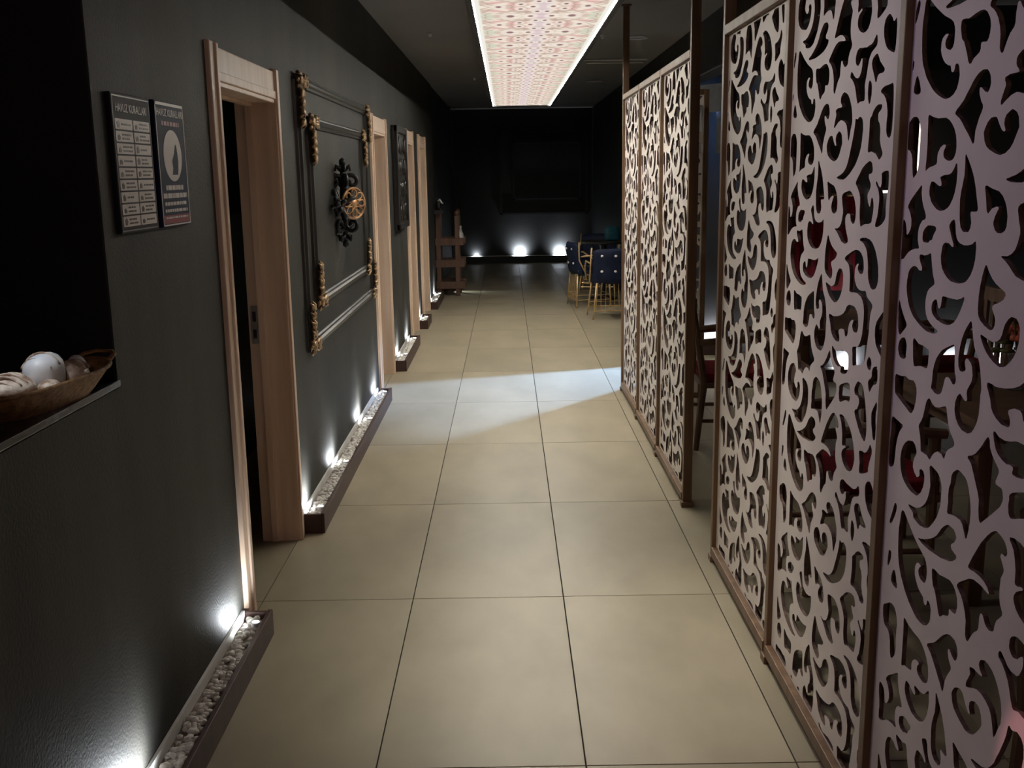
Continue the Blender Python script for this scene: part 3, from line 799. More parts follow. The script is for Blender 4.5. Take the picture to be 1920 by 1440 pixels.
# ------------------------------------------------------------------ hatch sill, basket and what is in it
s = MB().bbox(WX - WT - 0.22, WX + 0.004, HY0 + 0.007, HY1 + 0.012, HZ0 + 0.004, HZ0 + 0.022, 0.003).build('hatch_sill', M['marble'])
tag(s, 'dark blue veined marble sill of the serving hatch', 'counter')
SZ = HZ0 + 0.022
BX, BY = -1.066, 2.285
t = empty('basket', (BX, BY, SZ), math.radians(-9))
t.scale = (1, 1, 0.80)
tag(t, 'long brown wicker basket on the marble hatch sill', 'basket')
bl, bw, bh = 0.235, 0.085, 0.098
m = MB(); n = 36; rings = []
prof = [(0.66, 0.0), (0.74, 0.016), (0.86, 0.040), (0.96, 0.062), (1.0, 0.072)]
prof_in = [(0.955, 0.072), (0.92, 0.060), (0.82, 0.038), (0.70, 0.018), (0.60, 0.010)]
vs = []; fs = []
for sc, z in prof + prof_in:
    for k in range(n):
        a = 2 * math.pi * k / n
        lift = 0.012 * abs(math.sin(a)) ** 6 * z / 0.072
        c, d = math.cos(a), math.sin(a)
        sx = math.copysign(abs(c) ** 0.7, c); sy = math.copysign(abs(d) ** 0.7, d)
        wv = 1 + 0.012 * math.sin(k * math.pi + z * 300)
        vs.append((bw * sc * sx * wv, bl * sc * sy * wv, z + lift))
R = len(prof) + len(prof_in)
for i in range(R - 1):
    for k in range(n):
        l = (k + 1) % n; fs.append((i * n + k, i * n + l, (i + 1) * n + l, (i + 1) * n + k))
fs.append(tuple(range(n - 1, -1, -1))); fs.append(tuple((R - 1) * n + k for k in range(n)))
m.add(vs, fs); m.build('bowl', M['wicker'], t)
rim = []
for k in range(48):
    a = 2 * math.pi * k / 48; c, d = math.cos(a), math.sin(a)
    rim.append((bw * math.copysign(abs(c) ** 0.7, c), bl * math.copysign(abs(d) ** 0.7, d), 0.074 + 0.012 * abs(d) ** 6))
MB().tube(rim, 0.006, 8, True).build('rim', M['wicker'], t, smooth=True)
for sy in (-1, 1):
    h = [(0.045, sy * (bl - 0.012), 0.082), (0.04, sy * (bl + 0.022), 0.094), (0.02, sy * (bl + 0.045), 0.098), (-0.02, sy * (bl + 0.045), 0.098), (-0.04, sy * (bl + 0.022), 0.094), (-0.045, sy * (bl - 0.012), 0.082)]
    MB().tube(h, 0.0065, 8).build('handle', M['wicker'], t, smooth=True)

def shell(name, c, r, mat, label, seed, rings=0, rot=0.0):
    ca, sa = math.cos(math.radians(9)), math.sin(math.radians(9))
    o = empty(name, (BX + c[0] * ca + c[1] * sa, BY - c[0] * sa + c[1] * ca, SZ + c[2] - 0.014), rot)
    tag(o, label, 'shell', 'pale pieces piled in the wicker basket')
    MB().blob((0, 0, 0), r, 3, 0.10, seed).build('body', M[mat], o, smooth=True)
    m = MB()
    for q in range(rings):
        ph = -0.9 + 1.8 * (q + 0.5) / rings
        pts = []
        for k in range(13):
            a = -1.1 + 2.2 * k / 12
            pts.append((r[0] * 0.97 * math.cos(ph) * math.sin(a), r[1] * 1.0 * math.sin(ph), r[2] * 1.0 * math.cos(ph) * math.cos(a)))
        m.tube(pts, 0.0035, 6)
    if rings: m.build('rib', M['shell_brown'], o, smooth=True)
shell('shell', (-0.006, 0.030, 0.080), (0.046, 0.056, 0.050), 'shell_white', 'large pale blue-white rounded piece on top of the basket pile', 1, 3)
shell('shell', (-0.004, -0.100, 0.066), (0.046, 0.062, 0.040), 'shell_brown', 'mottled brown and cream piece at the left of the basket pile', 2, 5)
shell('shell', (0.016, 0.118, 0.062), (0.036, 0.040, 0.036), 'shell_brown', 'ribbed brown piece leaning on the white one in the basket', 3, 4)
shell('shell', (-0.012, 0.172, 0.078), (0.024, 0.022, 0.020), 'shell_white', 'small pale piece at the far end of the basket', 4, 0)
shell('shell', (0.046, -0.030, 0.056), (0.022, 0.036, 0.026), 'shell_brown', 'small speckled piece at the front middle of the basket', 5, 0)

# dim pantry behind the hatch
t = empty('pantry_cabinet', (-2.55, 4.25, 0)); tag(t, 'grey brown cabinet standing in the dark behind the hatch', 'cabinet')
MB().bbox(-0.3, 0.30, -0.45, 0.45, 0.06, 1.27, 0.006).build('body', M['appliance'], t)
MB().bbox(-0.32, 0.32, -0.47, 0.47, 1.27, 1.30, 0.005).build('worktop', M['dim_metal'], t)
for i in range(2):
    MB().bbox(-0.29 + 0.29 * i + 0.006, 0.29 * i - 0.006, -0.463, -0.450, 0.10, 1.23, 0.004).build('door', M['appliance'], t)
MB().box(-0.27, 0.27, -0.40, 0.42, 0.0, 0.06).build('plinth', M['black_wall'], t)
for i, (dx, dy) in enumerate(((0.16, -0.30), (0.05, -0.20), (0.20, -0.05), (0.14, 0.12))):
    o = MB().lathe([(0.026, 0.0), (0.033, 0.11), (0.031, 0.11), (0.025, 0.006)], n=18).build('drinking_glass', M['glass'], None, True, (-2.55 + dx, 4.25 + dy, 1.30))
    tag(o, ['clear tumbler nearest the hatch on the pantry cabinet', 'clear tumbler second from the hatch on the pantry cabinet', 'clear tumbler third along the pantry cabinet', 'clear tumbler farthest along the pantry cabinet'][i], 'glass', 'tumblers on the pantry cabinet')

# ------------------------------------------------------------------ the two rule signs
def text_mesh(txt, size, mat, parent, name, y, z, x, wfit=None):
    """flat lettering on the plane x = const, reading along +y"""
    cu = bpy.data.curves.new('lettering', 'FONT'); cu.body = txt; cu.size = size; cu.align_x = 'CENTER'; cu.align_y = 'CENTER'; cu.extrude = 0.0004
    o = bpy.data.objects.new('lettering_tmp', cu); COL.objects.link(o)
    dg = bpy.context.evaluated_depsgraph_get()
    me = bpy.data.meshes.new_from_object(o.evaluated_get(dg))
    bpy.data.objects.remove(o, do_unlink=True)
    xs = [v.co.x for v in me.vertices]; wd = max(xs) - min(xs)
    k = (wfit / wd) if wfit else 1.0
    for v in me.vertices:
        a, b, c = v.co; v.co = (x + c, y + a * k, z + b)
    me.materials.clear(); me.materials.append(mat)
    r = bpy.data.objects.new(name, me); COL.objects.link(r); r.parent = parent
    return r

def word_bars(m, y0, y1, z, h, x, seed):
    rnd = random.Random(seed); y = y0
    while y < y1 - 0.004:
        L = min(rnd.uniform(0.010, 0.035), y1 - y)
        m.box(x, x + 0.0006, y, y + L, z - h / 2, z + h / 2); y += L + 0.005

t = empty('rules_sign', (WX, 2.66, 1.52)); tag(t, 'tall dark rules sign with two columns of white boxes, nearer the hatch', 'sign', 'wall signs beside the hatch')
MB().bbox(0.0, 0.014, 0, 0.285, 0, 0.355, 0.003).build('board', M['sign_black'], t)
text_mesh('HAVUZ KURALLARI', 0.030, M['print_white'], t, 'title', 0.142, 0.318, 0.0145, 0.225)
fr = MB()
for a in ((0.006, 0.279, 0.346, 0.349), (0.006, 0.279, 0.006, 0.009), (0.006, 0.009, 0.006, 0.349), (0.276, 0.279, 0.006, 0.349)):
    fr.box(0.014, 0.0148, *a)
fr.build('border_line', M['dim_metal'], t)
for c in range(2):
    for r in range(9):
        y0 = 0.016 + c * 0.130; z0 = 0.018 + (8 - r) * 0.0308
        cell = MB().box(0.014, 0.0152, y0, y0 + 0.122, z0, z0 + 0.0265).build('rule_box', M['print_white'], t)
        p = MB(); rnd = random.Random(r * 7 + c)
        hh = rnd.uniform(0.012, 0.019)
        p.extrude_poly([(y0 + 0.012, z0 + 0.004), (y0 + 0.026, z0 + 0.004), (y0 + 0.030, z0 + 0.004 + hh * .5), (y0 + 0.021, z0 + 0.004 + hh), (y0 + 0.010, z0 + 0.004 + hh * .7)], 'X', 0.0152, 0.0158)
        for q in range(1 if (r + c) % 3 == 0 else 2):
            word_bars(p, y0 + 0.042, y0 + rnd.uniform(0.09, 0.115), z0 + (0.013 if (r + c) % 3 == 0 else 0.008 + 0.010 * q), 0.0045, 0.0152, r * 31 + c * 5 + q)
        p.build('print', M['print_dark'], cell)

t = empty('rules_sign', (WX, 2.985, 1.52)); tag(t, 'navy rules sign with a white oval pictogram, nearer the door frame', 'sign', 'wall signs beside the hatch')
MB().bbox(0.0, 0.014, 0, 0.262, 0, 0.358, 0.003).build('board', M['navy'], t)
fr = MB()
for a in ((0.004, 0.258, 0.346, 0.354), (0.004, 0.258, 0.004, 0.008), (0.004, 0.009, 0.004, 0.354), (0.253, 0.258, 0.004, 0.354)):
    fr.box(0.014, 0.0148, *a)
fr.build('border_line', M['print_white'], t)
text_mesh('HAVUZ KURALLARI', 0.030, M['print_white'], t, 'title', 0.131, 0.325, 0.0145, 0.232)
rb = MB(); word_bars(rb, 0.050, 0.210, 0.296, 0.012, 0.014, 3); rb.build('red_line', M['print_red'], t)
MB().box(0.014, 0.0146, 0.012, 0.250, 0.010, 0.034).build('red_band', M['print_red'], t)
ov = [(0.131 + 0.083 * math.cos(2 * math.pi * k / 40), 0.205 + 0.074 * math.sin(2 * math.pi * k / 40)) for k in range(40)]
MB().extrude_poly(ov, 'X', 0.014, 0.0150).build('oval', M['print_white'], t)
MB().extrude_poly([(0.118, 0.150), (0.165, 0.150), (0.172, 0.166), (0.176, 0.190), (0.168, 0.232), (0.158, 0.238), (0.146, 0.214), (0.122, 0.190), (0.126, 0.168)], 'X', 0.0150, 0.0156).build('pictogram', M['navy'], t)
ln = MB()
for z, h, a, b, sd in ((0.113, 0.014, 0.050, 0.215, 1), (0.090, 0.014, 0.022, 0.240, 2), (0.067, 0.010, 0.030, 0.235, 3), (0.047, 0.009, 0.028, 0.235, 4)):
    word_bars(ln, a, b, z, h, 0.014, sd)
word_bars(ln, 0.03, 0.23, 0.027, 0.005, 0.0147, 8)
ln.build('text_lines', M['print_white'], t)

# ------------------------------------------------------------------ moulded wall panel with gilded corners
def bar_profile(m, y0, y1, z0, z1, horiz):
    """half-round moulding bar on the wall"""
    prof = [(0.0, -0.030), (0.012, -0.028), (0.014, -0.016), (0.026, -0.008), (0.028, 0.004), (0.018, 0.014), (0.016, 0.022), (0.008, 0.029), (0.0, 0.030)]
    if horiz:
        m.add([(x, y, z0 + q) for y in (y0, y1) for x, q in prof], [tuple(range(8, -1, -1)), tuple(range(9, 18))] + [(i, (i + 1) % 9, 9 + (i + 1) % 9, 9 + i) for i in range(9)])
    else:
        m.add([(x, y0 + q, z) for z in (z0, z1) for x, q in prof], [tuple(range(8, -1, -1)), tuple(range(9, 18))] + [(i, (i + 1) % 9, 9 + (i + 1) % 9, 9 + i) for i in range(9)])

def acanthus(parent, y, z, sy, sz, L=0.2):
    """gilded leaf ornament wrapping a frame corner (y,z), arms towards sy / sz"""
    m = MB()
    def leaf(cy, cz, ang, ln, wd, sd):
        m.m = Matrix.Translation((0.026, cy, cz)) @ Matrix.Rotation(ang, 4, 'X')
        m.tube([(0.0, 0, 0), (0.012, 0, ln * 0.4), (0.014, 0, ln * 0.75), (0.004, 0, ln)], [wd * 0.7, wd, wd * 0.7, wd * 0.2], 6)
        m.m = Matrix.Identity(4)
    m.blob((0.032, y + sy * 0.004, z + sz * 0.004), (0.016, 0.026, 0.026), 2, 0.2, 1)
    for k in range(6):
        a = k * math.pi / 3
        m.blob((0.026, y + 0.034 * math.cos(a), z + 0.034 * math.sin(a)), (0.012, 0.014, 0.014), 1, 0.1, k)
    for arm in (0, 1):
        LL = L * (0.6 if arm == 0 else 1.0)
        for i in range(4 if arm else 2):
            q = 0.035 + (LL - 0.04) * i / (4 if arm else 2)
            for side in (-1, 0, 1):
                if arm == 0: leaf(y + sy * q, z, (-sy * math.pi / 2) + side * 0.6, 0.062, 0.013, i)
                else: leaf(y, z + sz * q, (0 if sz > 0 else math.pi) + side * 0.6, 0.062, 0.013, i)
    m.build('gilded_corner', M['gold'], parent, smooth=True)

t = empty('wall_panel_frame', (WX, 5.05, 0.83)); tag(t, 'double rectangular wall moulding with gilded leaf corners between the first two doors', 'wall moulding')
for (y0, y1, z0, z1, nm) in ((0.0, 2.44, 0.0, 1.28, 'outer'), (0.26, 2.18, 0.19, 1.10, 'inner')):
    for z in (z0, z1):
        m = MB(); bar_profile(m, y0, y1, z, z, True); m.build('moulding_bar', M['moulding'], t)
    for y in (y0, y1):
        m = MB(); bar_profile(m, y, y, z0, z1, False); m.build('moulding_bar', M['moulding'], t)
    for y, sy in ((y0, 1), (y1, -1)):
        for z, sz in ((z0, 1), (z1, -1)):
            acanthus(t, y, z, sy, sz, 0.22 if nm == 'outer' else 0.20)

# ------------------------------------------------------------------ sconce: black scroll cross with a gilded rosette
OY, OZ = 6.10, 1.505
t = empty('wall_sconce', (WX, OY, OZ)); tag(t, 'black scrollwork wall sconce with a gold openwork rosette inside the moulded panel', 'sconce')
m = MB()
m.lathe([(0.075, 0.0), (0.075, 0.014), (0.05, 0.022), (0.03, 0.030)], n=20, axis='X')
m.build('wall_plate', M['black_metal'], t)
MB().cyl((0.02, 0, 0), (0.070, -0.06, 0), 0.014, n=10).build('arm', M['black_metal'], t)
m = MB()
def scroll_arm(m, M4, L):
    m.m = M4
    m.tube([(0.0, 0, 0.02), (0.0, 0, L)], [0.024, 0.012], 8)
    m.blob((0, 0, L), (0.022, 0.022, 0.026), 1)
    for az in range(4):
        m.m = M4 @ Matrix.Rotation(az * math.pi / 2 + 0.4, 4, 'Z')
        pts = []
        for k in range(20):
            th = k * 0.36; r = 0.046 * (1 - k / 24)
            pts.append((0.0, 0.052 - r * math.cos(th), L * 0.52 + r * math.sin(th)))
        m.tube(pts, 0.013, 6)
        m.tube([(0, 0.010, L * 0.80), (0, 0.040, L * 0.90), (0, 0.044, L * 0.78)], [0.014, 0.013, 0.008], 6)
    m.m = Matrix.Identity(4)
base = Matrix.Translation((0.048, 0, 0))
scroll_arm(m, base, 0.235)
scroll_arm(m, base @ Matrix.Rotation(math.pi, 4, 'X'), 0.235)
scroll_arm(m, base @ Matrix.Rotation(math.pi / 2, 4, 'X'), 0.24)
scroll_arm(m, base @ Matrix.Rotation(-math.pi / 2, 4, 'X'), 0.24)
m.build('scrollwork', M['black_metal'], t, smooth=True)
g = empty('rosette', (0.115, -0.075, 0.000), 0, t)
g.rotation_euler = (0, 0, math.radians(-38))
g.scale = (0.8, 0.8, 0.8)
m = MB()
def ring(r, rr, cx=0, cz=0, n=28): m.tube([(0, cx + r * math.cos(2 * math.pi * k / n), cz + r * math.sin(2 * math.pi * k / n)) for k in range(n)], rr, 6, True)
ring(0.108, 0.009)
for a in range(8):
    th = a * math.pi / 4
    ex = [(0.004, math.cos(th) * q - math.sin(th) * w_, math.sin(th) * q + math.cos(th) * w_) for q, w_ in ((0.03, 0), (0.055, 0.020), (0.085, 0.022), (0.102, 0.0), (0.085, -0.022), (0.055, -0.020))]
    m.tube(ex, 0.0065, 6, True)
m.build('openwork', M['warm_gold'], g, smooth=True)
MB().lathe([(0.034, -0.004), (0.034, 0.006), (0.022, 0.014), (0.010, 0.018)], n=16, axis='X').build('boss', M['warm_gold'], g, smooth=True)

# ------------------------------------------------------------------ black carved plaque
t = empty('carved_plaque', (WX, 9.20, 1.18)); tag(t, 'black carved wooden plaque on the wall between the second and third doors', 'wall art')
MB().bbox(0, 0.03, 0, 0.88, 0, 0.91, 0.006).build('board', M['carved'], t)
fr = MB()
fr.bbox(0.02, 0.055, 0, 0.88, 0, 0.06, 0.008).bbox(0.02, 0.055, 0, 0.88, 0.85, 0.91, 0.008).bbox(0.02, 0.055, 0, 0.06, 0, 0.91, 0.008).bbox(0.02, 0.055, 0.82, 0.88, 0, 0.91, 0.008)
fr.build('frame', M['carved'], t)
m = MB()
for i in range(4):
    for j in range(4):
        m.blob((0.034, 0.15 + 0.19 * i, 0.16 + 0.195 * j), (0.016, 0.07, 0.07), 2, 0.3, i * 4 + j)
m.build('carving', M['carved'], t, smooth=True)

# ------------------------------------------------------------------ wooden rack by the far left wall
t = empty('wooden_rack', (-0.80, 14.55, 0)); tag(t, 'reddish brown wooden display rack with three shelves at the far left', 'rack')
for x in (-0.16, 0.10):
    for y in (-0.20, 0.20):
        m = MB().bbox(x - 0.03, x + 0.03, y - 0.03, y + 0.03, 0.0, 1.16 if x < 0 else 1.10, 0.004)
        m.lathe([(0.026, 1.10), (0.036, 1.13), (0.030, 1.165), (0.012, 1.185)], (x, y, 0.0 if x > 0 else 0.06), n=12)
        m.build('post', M['rack_wood'], t)
for z in (0.10, 0.40, 0.70):
    for y in (-0.22, 0.22):
        MB().bbox(-0.22, 0.20, y - 0.018, y + 0.018, z, z + 0.10, 0.004).build('shelf_rail', M['rack_wood'], t)
    for i in range(4):
        MB().bbox(-0.20 + 0.10 * i, -0.115 + 0.10 * i, -0.20, 0.20, z + 0.03, z + 0.05, 0.003).build('shelf_slat', M['rack_wood'], t)
for x, l in ((-0.97, 'left'), ):
    pass
o = MB().lathe([(0.045, 0), (0.05, 0.04), (0.03, 0.11), (0.014, 0.15), (0.014, 0.19), (0.018, 0.20)], n=16).build('vase', M['white_metal'], None, True, (-0.66, 14.62, 0.752)); tag(o, 'small white vase on the top shelf of the wooden rack', 'vase')
t = planter('small pebble planter behind the wooden rack', (WX - 0.012, 14.95, 0), 0.6, 0, (0.3,), seed=11, nper=120)
add_light('rack_backlight', 'SPOT', (0.09, 0.1, 0.16), RACK_E, (0.85, 1.0, 0.95), (1.1, -0.75, -0.05), t, spot_size=math.radians(60), spot_blend=0.5, shadow_soft_size=0.01)
t = empty('black_statuette', (-0.94, 14.12, 1.19)); 
tag(t, 'black ornament with a white crest above the wooden rack', 'ornament')
MB().bbox(-0.05, 0.07, -0.06, 0.06, -0.05, 0.0, 0.004).build('bracket', M['black_metal'], t)
MB().blob((0.01, 0, 0.07), (0.045, 0.05, 0.075), 2, 0.15, 3).build('body', M['black_metal'], t, smooth=True)
MB().tube([(0.0, -0.03, 0.12), (0.03, -0.05, 0.145), (0.06, -0.05, 0.10), (0.08, -0.04, 0.09)], [0.006, 0.014, 0.012, 0.004], 8).build('crest', M['print_white'], t, smooth=True)

# ------------------------------------------------------------------ blue tufted chairs and round table
def make_chair():
    t = empty('tufted_chair')
    MB().bbox(-0.23, 0.23, -0.20, 0.24, 0.40, 0.48, 0.03).build('seat', M['blue_velvet'], t, smooth=True)
    m = MB(); vs = []; fs = []; nu, nv = 19, 13
    for side in (0, 1):
        for j in range(nv):
            for i in range(nu):
                u = -1 + 2 * i / (nu - 1); v = j / (nv - 1)
                x = 0.245 * u; y = -0.22 + 0.07 * u * u - 0.05 * v
                z = 0.41 + 0.40 * v - 0.03 * abs(u) ** 4 * v
                puff = 0.030 * (1 - u ** 6) * (1 - (2 * v - 1) ** 6) * (0.55 + 0.45 * abs(math.sin(u * 4.7)) * abs(math.sin(v * 6.3)))
                vs.append((x, y + (-puff if side == 0 else puff * 0.8 + 0.03), z))
    q = nu * nv
    for j in range(nv - 1):
        for i in range(nu - 1):
            a = j * nu + i
            fs += [(a, a + 1, a + nu + 1, a + nu), (q + a, q + a + nu, q + a + nu + 1, q + a + 1)]
    bd = [i for i in range(nu)] + [j * nu + nu - 1 for j in range(1, nv)] + [(nv - 1) * nu + i for i in range(nu - 2, -1, -1)] + [j * nu for j in range(nv - 2, 0, -1)]
    for a, b in zip(bd, bd[1:] + bd[:1]): fs.append((b, a, a + q, b + q))
    m.add(vs, fs); bk = m.build('backrest', M['blue_velvet'], t, smooth=True)
    for r in range(2):
        for c in range(3):
            u = (-0.62, 0, 0.62)[c]; v = (0.36, 0.80)[r]
            MB().blob((0.245 * u, -0.22 + 0.07 * u * u - 0.05 * v - 0.026, 0.41 + 0.40 * v), (0.017, 0.010, 0.014), 2).build('button', M['print_white'], bk, smooth=True)
    for sx in (-1, 1):
        f = [(sx * 0.26, -0.19, 0.82), (sx * 0.275, -0.19, 0.60), (sx * 0.27, -0.10, 0.42), (sx * 0.27, 0.10, 0.40)]
        MB().tube(f, 0.010, 8).build('side_frame', M['brass'], t, smooth=True)
        MB().tube([(sx * 0.272, -0.17, 0.64), (sx * 0.30, 0.0, 0.66), (sx * 0.29, 0.14, 0.56), (sx * 0.27, 0.16, 0.42)], 0.010, 8).build('arm', M['brass'], t, smooth=True)
        for y in (-0.19, 0.20):
            MB().tube([(sx * 0.20, y, 0.42), (sx * 0.25, y * 1.15, 0.0)], [0.013, 0.009], 8).build('leg', M['brass'], t, smooth=True)
    m = MB()
    for k in range(9):
        x = -0.19 + 0.0475 * k
        m.tube([(x, -0.20, 0.42), (x * 1.15, -0.225, 0.10)], 0.0045, 6)
    m.build('wire_grille', M['brass'], t)
    m = MB()
    for z, k in ((0.10, 1.0), (0.16, 0.97)):
        m.tube([(-0.24 * k, -0.22 * k, z), (0.24 * k, -0.22 * k, z), (0.24 * k, 0.22 * k, z), (-0.24 * k, 0.22 * k, z)], 0.007, 6, True)
    m.build('base_ring', M['brass'], t)
    return t

ch = make_chair()
G = 'blue tufted chairs around the far table'
ch.location = (1.20, 11.95, 0); ch.rotation_euler = (0, 0, math.radians(4))
tag(ch, 'navy tufted chair with gold wire legs, backrest towards the viewer', 'chair', G)
c2 = copy_tree(ch); c2.location = (1.02, 13.05, 0); c2.rotation_euler = (0, 0, math.radians(-80)); tag(c2, 'navy chair behind, turned sideways to the dark round table', 'chair', G)
c3 = copy_tree(ch); c3.location = (1.27, 14.5, 0); c3.rotation_euler = (0, 0, math.radians(170)); tag(c3, 'navy chair on the far side of the dark round table', 'chair', G)
t = empty('round_table', (1.27, 13.75, 0)); tag(t, 'dark round pedestal table by the far blue chairs', 'table')
MB().lathe([(0.29, 0.735), (0.30, 0.745), (0.30, 0.765), (0.29, 0.77)], n=32).build('tabletop', M['dark_table'], t)
MB().lathe([(0.05, 0.02), (0.035, 0.1), (0.03, 0.6), (0.06, 0.735)], n=16).build('pedestal', M['dark_table'], t)
MB().lathe([(0.20, 0.0), (0.20, 0.015), (0.06, 0.03)], n=24).build('base', M['dark_table'], t)
o = MB().bbox(-0.10, 0.10, -0.04, 0.04, 0.0, 0.19, 0.035).build('cushion', M['teal_velvet'], None, True, (1.38, 13.7, 0.772)); tag(o, 'teal cushion propped on the dark round table', 'cushion')
o.rotation_euler = (math.radians(-8), 0, 0.2)

# ------------------------------------------------------------------ dining room beyond the partitions
def wood_chair():
    t = empty('wooden_armchair')
    MB().bbox(-0.24, 0.24, -0.22, 0.24, 0.42, 0.47, 0.012).build('seat', M['red_fabric'], t)
    MB().bbox(-0.25, 0.25, -0.23, 0.25, 0.385, 0.42, 0.006).build('seat_frame', M['chair_wood'], t)
    for sx in (-1, 1):
        MB().tube([(sx * 0.23, 0.22, 0.0), (sx * 0.23, 0.21, 0.66)], [0.018, 0.024], 8).build('leg', M['chair_wood'], t)
        MB().tube([(sx * 0.23, -0.26, 0.0), (sx * 0.23, -0.22, 0.42), (sx * 0.22, -0.30, 0.92)], [0.017, 0.024, 0.018], 8).build('leg', M['chair_wood'], t)
        MB().tube([(sx * 0.235, -0.25, 0.66), (sx * 0.25, 0.0, 0.68), (sx * 0.235, 0.25, 0.655)], [0.02, 0.026, 0.02], 8).build('armrest', M['chair_wood'], t)
        MB().tube([(sx * 0.23, -0.24, 0.18), (sx * 0.23, 0.215, 0.18)], 0.012, 8).build('stretcher', M['chair_wood'], t)
    MB().bbox(-0.21, 0.21, -0.30, -0.265, 0.83, 0.92, 0.008).build('top_rail', M['chair_wood'], t)
    for k in range(4):
        x = -0.135 + 0.09 * k
        MB().bbox(x - 0.02, x + 0.02, -0.275, -0.255, 0.46, 0.84, 0.004).build('back_slat', M['chair_wood'], t)
    return t

wc = wood_chair(); G = 'wooden armchairs in the dining room'
wc.location = (1.38, 6.25, 0); wc.rotation_euler = (0, 0, math.radians(-90))
tag(wc, 'wooden armchair seen in the gap between the two long partitions', 'chair', G)
for (x, y, a, l) in ((2.75, 6.3, 90, 'wooden armchair on the far side of the farther dining table'),
                     (1.42, 4.05, -90, 'wooden armchair beside the dining table with the flowers, nearer the partition'),
                     (2.85, 4.05, 90, 'wooden armchair beyond the dining table with the flowers'),
                     (2.1, 3.15, 0, 'wooden armchair at the near end of the dining table with the flowers'),
                     (1.50, 2.1, -60, 'wooden armchair standing alone behind the nearest lattice panel')):
    c = copy_tree(wc); c.location = (x, y, 0); c.rotation_euler = (0, 0, math.radians(a)); tag(c, l, 'chair', G)
def dining_table(x, y, label):
    t = empty('dining_table', (x, y, 0)); tag(t, label, 'table', 'dining tables behind the partitions')
    MB().bbox(-0.40, 0.40, -0.45, 0.45, 0.715, 0.75, 0.006).build('tabletop', M['chair_wood'], t)
    MB().box(-0.35, 0.35, -0.40, 0.40, 0.65, 0.715).build('apron', M['chair_wood'], t)
    for sx in (-1, 1):
        for sy in (-1, 1):
            MB().bbox(sx * 0.33 - 0.028, sx * 0.33 + 0.028, sy * 0.38 - 0.028, sy * 0.38 + 0.028, 0, 0.66, 0.005).build('leg', M['chair_wood'], t)
dining_table(2.05, 6.3, 'farther wooden dining table behind the partitions')
dining_table(2.10, 4.10, 'nearer wooden dining table with a vase of flowers')
t = empty('flower_vase', (2.10, 4.17, 0.75)); tag(t, 'vase of orange red flowers on the nearer dining table', 'vase')
MB().lathe([(0.04, 0), (0.055, 0.05), (0.035, 0.12), (0.045, 0.15)], n=18).build('vase', M['glass'], t, True)
m = MB(); lf = MB(); rnd = random.Random(4)
for i in range(12):
    a = rnd.uniform(0, 6.28); r = rnd.uniform(0.02, 0.11); z = rnd.uniform(0.20, 0.33)
    p = (r * math.cos(a), r * math.sin(a), z)
    lf.tube([(0, 0, 0.10), p], 0.004, 6)
    for k in range(6):
        b = k * 1.047
        m.blob((p[0] + 0.022 * math.cos(b), p[1] + 0.022 * math.sin(b), p[2]), (0.020, 0.020, 0.014), 1, 0.1, k)
for i in range(10):
    a = rnd.uniform(0, 6.28)
    lf.blob((0.09 * math.cos(a), 0.09 * math.sin(a), rnd.uniform(0.12, 0.24)), (0.035, 0.035, 0.010), 1, 0.1, i)
m.build('blossoms', M['flower_red'], t, True); lf.build('stems_and_leaves', M['leaf'], t, True)

t = empty('red_wall_hanging', (2.10, 8.085, 0)); tag(t, 'dark red fabric wall hanging glimpsed through the lattice', 'wall hanging')
m = MB(); n = 40
for k in range(n):
    x0, x1 = 0.62 * k / n, 0.62 * (k + 1) / n
    d0 = 0.012 + 0.010 * math.sin(k * 0.8); d1 = 0.012 + 0.010 * math.sin((k + 1) * 0.8)
    m.add([(x0, -d0, 0.72), (x1, -d1, 0.72), (x1, -d1, 1.45), (x0, -d0, 1.45), (x0, 0.004 - d0, 0.72), (x1, 0.004 - d1, 0.72), (x1, 0.004 - d1, 1.45), (x0, 0.004 - d0, 1.45)],
          [(0, 1, 2, 3), (7, 6, 5, 4), (3, 2, 6, 7), (0, 4, 5, 1)])
m.build('cloth', M['red_fabric'], t, True)
MB().cyl((-0.03, -0.012, 1.46), (0.65, -0.012, 1.46), 0.012, n=10).build('rod', M['gold'], t)

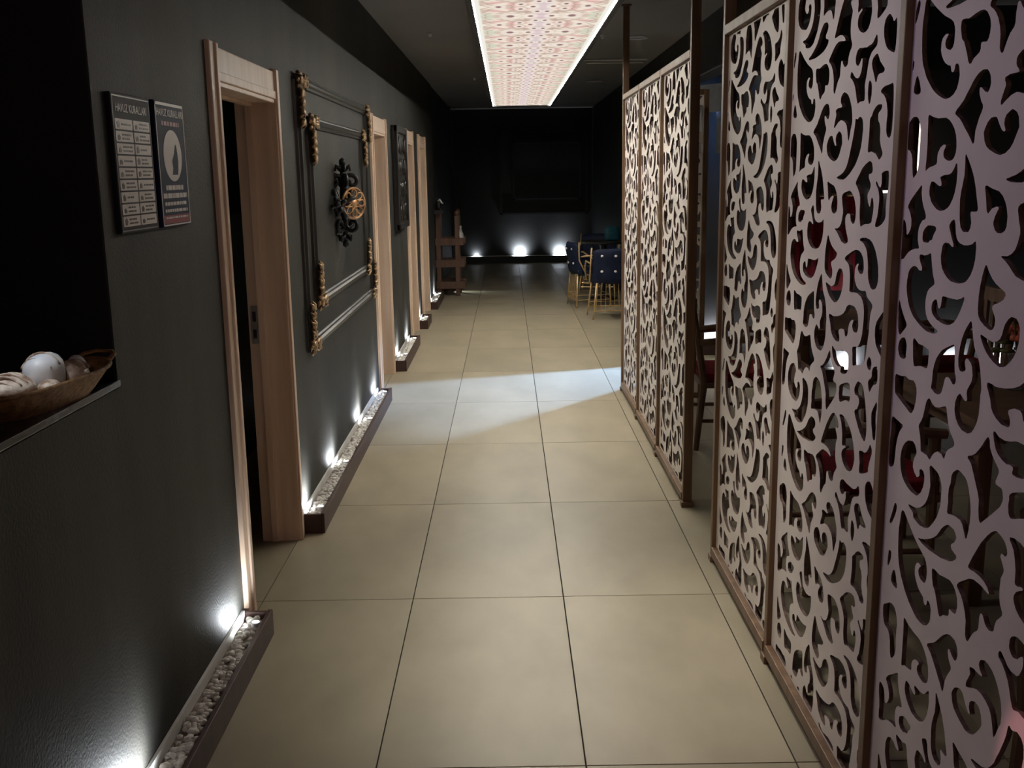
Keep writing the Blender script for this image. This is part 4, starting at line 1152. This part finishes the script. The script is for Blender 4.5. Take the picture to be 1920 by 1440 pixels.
t = empty('shelf_light', (2.82, 8.085, 1.47)); tag(t, 'short white glowing bar light on the dining room back wall', 'lamp')
MB().bbox(0, 0.26, -0.05, 0.0, 0.02, 0.045, 0.004).build('bracket', M['black_metal'], t)
MB().bbox(0.0, 0.26, -0.045, -0.01, 0.0, 0.02, 0.004).build('light_bar', M['cool_bar'], t)
t = empty('tube_lamp', (3.06, 7.80, 0)); tag(t, 'slim warm glowing tube lamp hanging behind the nearest lattice panel', 'lamp')
MB().cyl((0, 0, 2.02), (0, 0, CZ), 0.004, n=8).build('cord', M['black_metal'], t)
MB().lathe([(0.012, 1.98), (0.018, 1.99), (0.018, 2.02), (0.006, 2.03)], n=14).build('cap', M['gold'], t)
MB().lathe([(0.010, 1.57), (0.016, 1.58), (0.016, 1.98), (0.012, 1.985)], n=14).build('tube', M['warm_tube'], t)

# ------------------------------------------------------------------ blue floodlight with added beam-cutting plates in the recess
FL = Vector((1.875, 9.05, 2.25))
t = empty('floodlight', FL[:]); tag(t, 'small black floodlight with added beam-cutting plates in the recess behind the partitions', 'lamp')
MB().bbox(-0.03, 0.10, 0.0, 0.08, -0.05, 0.05, 0.008).build('housing', M['black_metal'], t)
MB().tube([(0.035, 0.08, 0), (0.035, 0.35, 0)], 0.012, 8).build('bracket', M['black_metal'], t)
def leaf(dirang, sgn):  # plate added to cut the beam to a straight edge on the floor
    a = math.radians(dirang); d = Vector((math.cos(a), math.sin(a), 0)); nrm = Vector((-d.y, d.x, 0)) * sgn
    p = d * 0.16; q = p + nrm * 0.30
    m = MB(); h = 0.45; th = d * 0.003
    c = [p, q, q + th, p + th]
    m.add([(v.x, v.y, -h) for v in c] + [(v.x, v.y, 0.12) for v in c], [(3, 2, 1, 0), (4, 5, 6, 7), (0, 1, 5, 4), (1, 2, 6, 5), (2, 3, 7, 6), (3, 0, 4, 7)])
    m.build('light_flag', M['black_metal'], t)
leaf(180 + 51.6, 1)
leaf(180 + 19.0, -1)
_a = math.radians(216); _d = Vector((math.cos(_a), math.sin(_a), 0)); _s = Vector((-_d.y, _d.x, 0))  # upper plate added to keep the beam off the left wall
_c = [_d * 0.18 - _s * 0.22, _d * 0.18 + _s * 0.22, _d * 0.183 + _s * 0.22, _d * 0.183 - _s * 0.22]
_zb = -0.18 * math.tan(math.radians(31.5))
m = MB(); m.add([(v.x, v.y, _zb) for v in _c] + [(v.x, v.y, 0.12) for v in _c], [(3, 2, 1, 0), (4, 5, 6, 7), (0, 1, 5, 4), (1, 2, 6, 5), (2, 3, 7, 6), (3, 0, 4, 7)])
m.build('light_flag', M['black_metal'], t)
add_light('floodlight_beam', 'SPOT', (0, 0, 0), FLOOD_E, (0.27, 0.50, 1.0), (-2.2, -2.05, -2.25), t,
          spot_size=math.radians(74), spot_blend=0.25, shadow_soft_size=0.012)
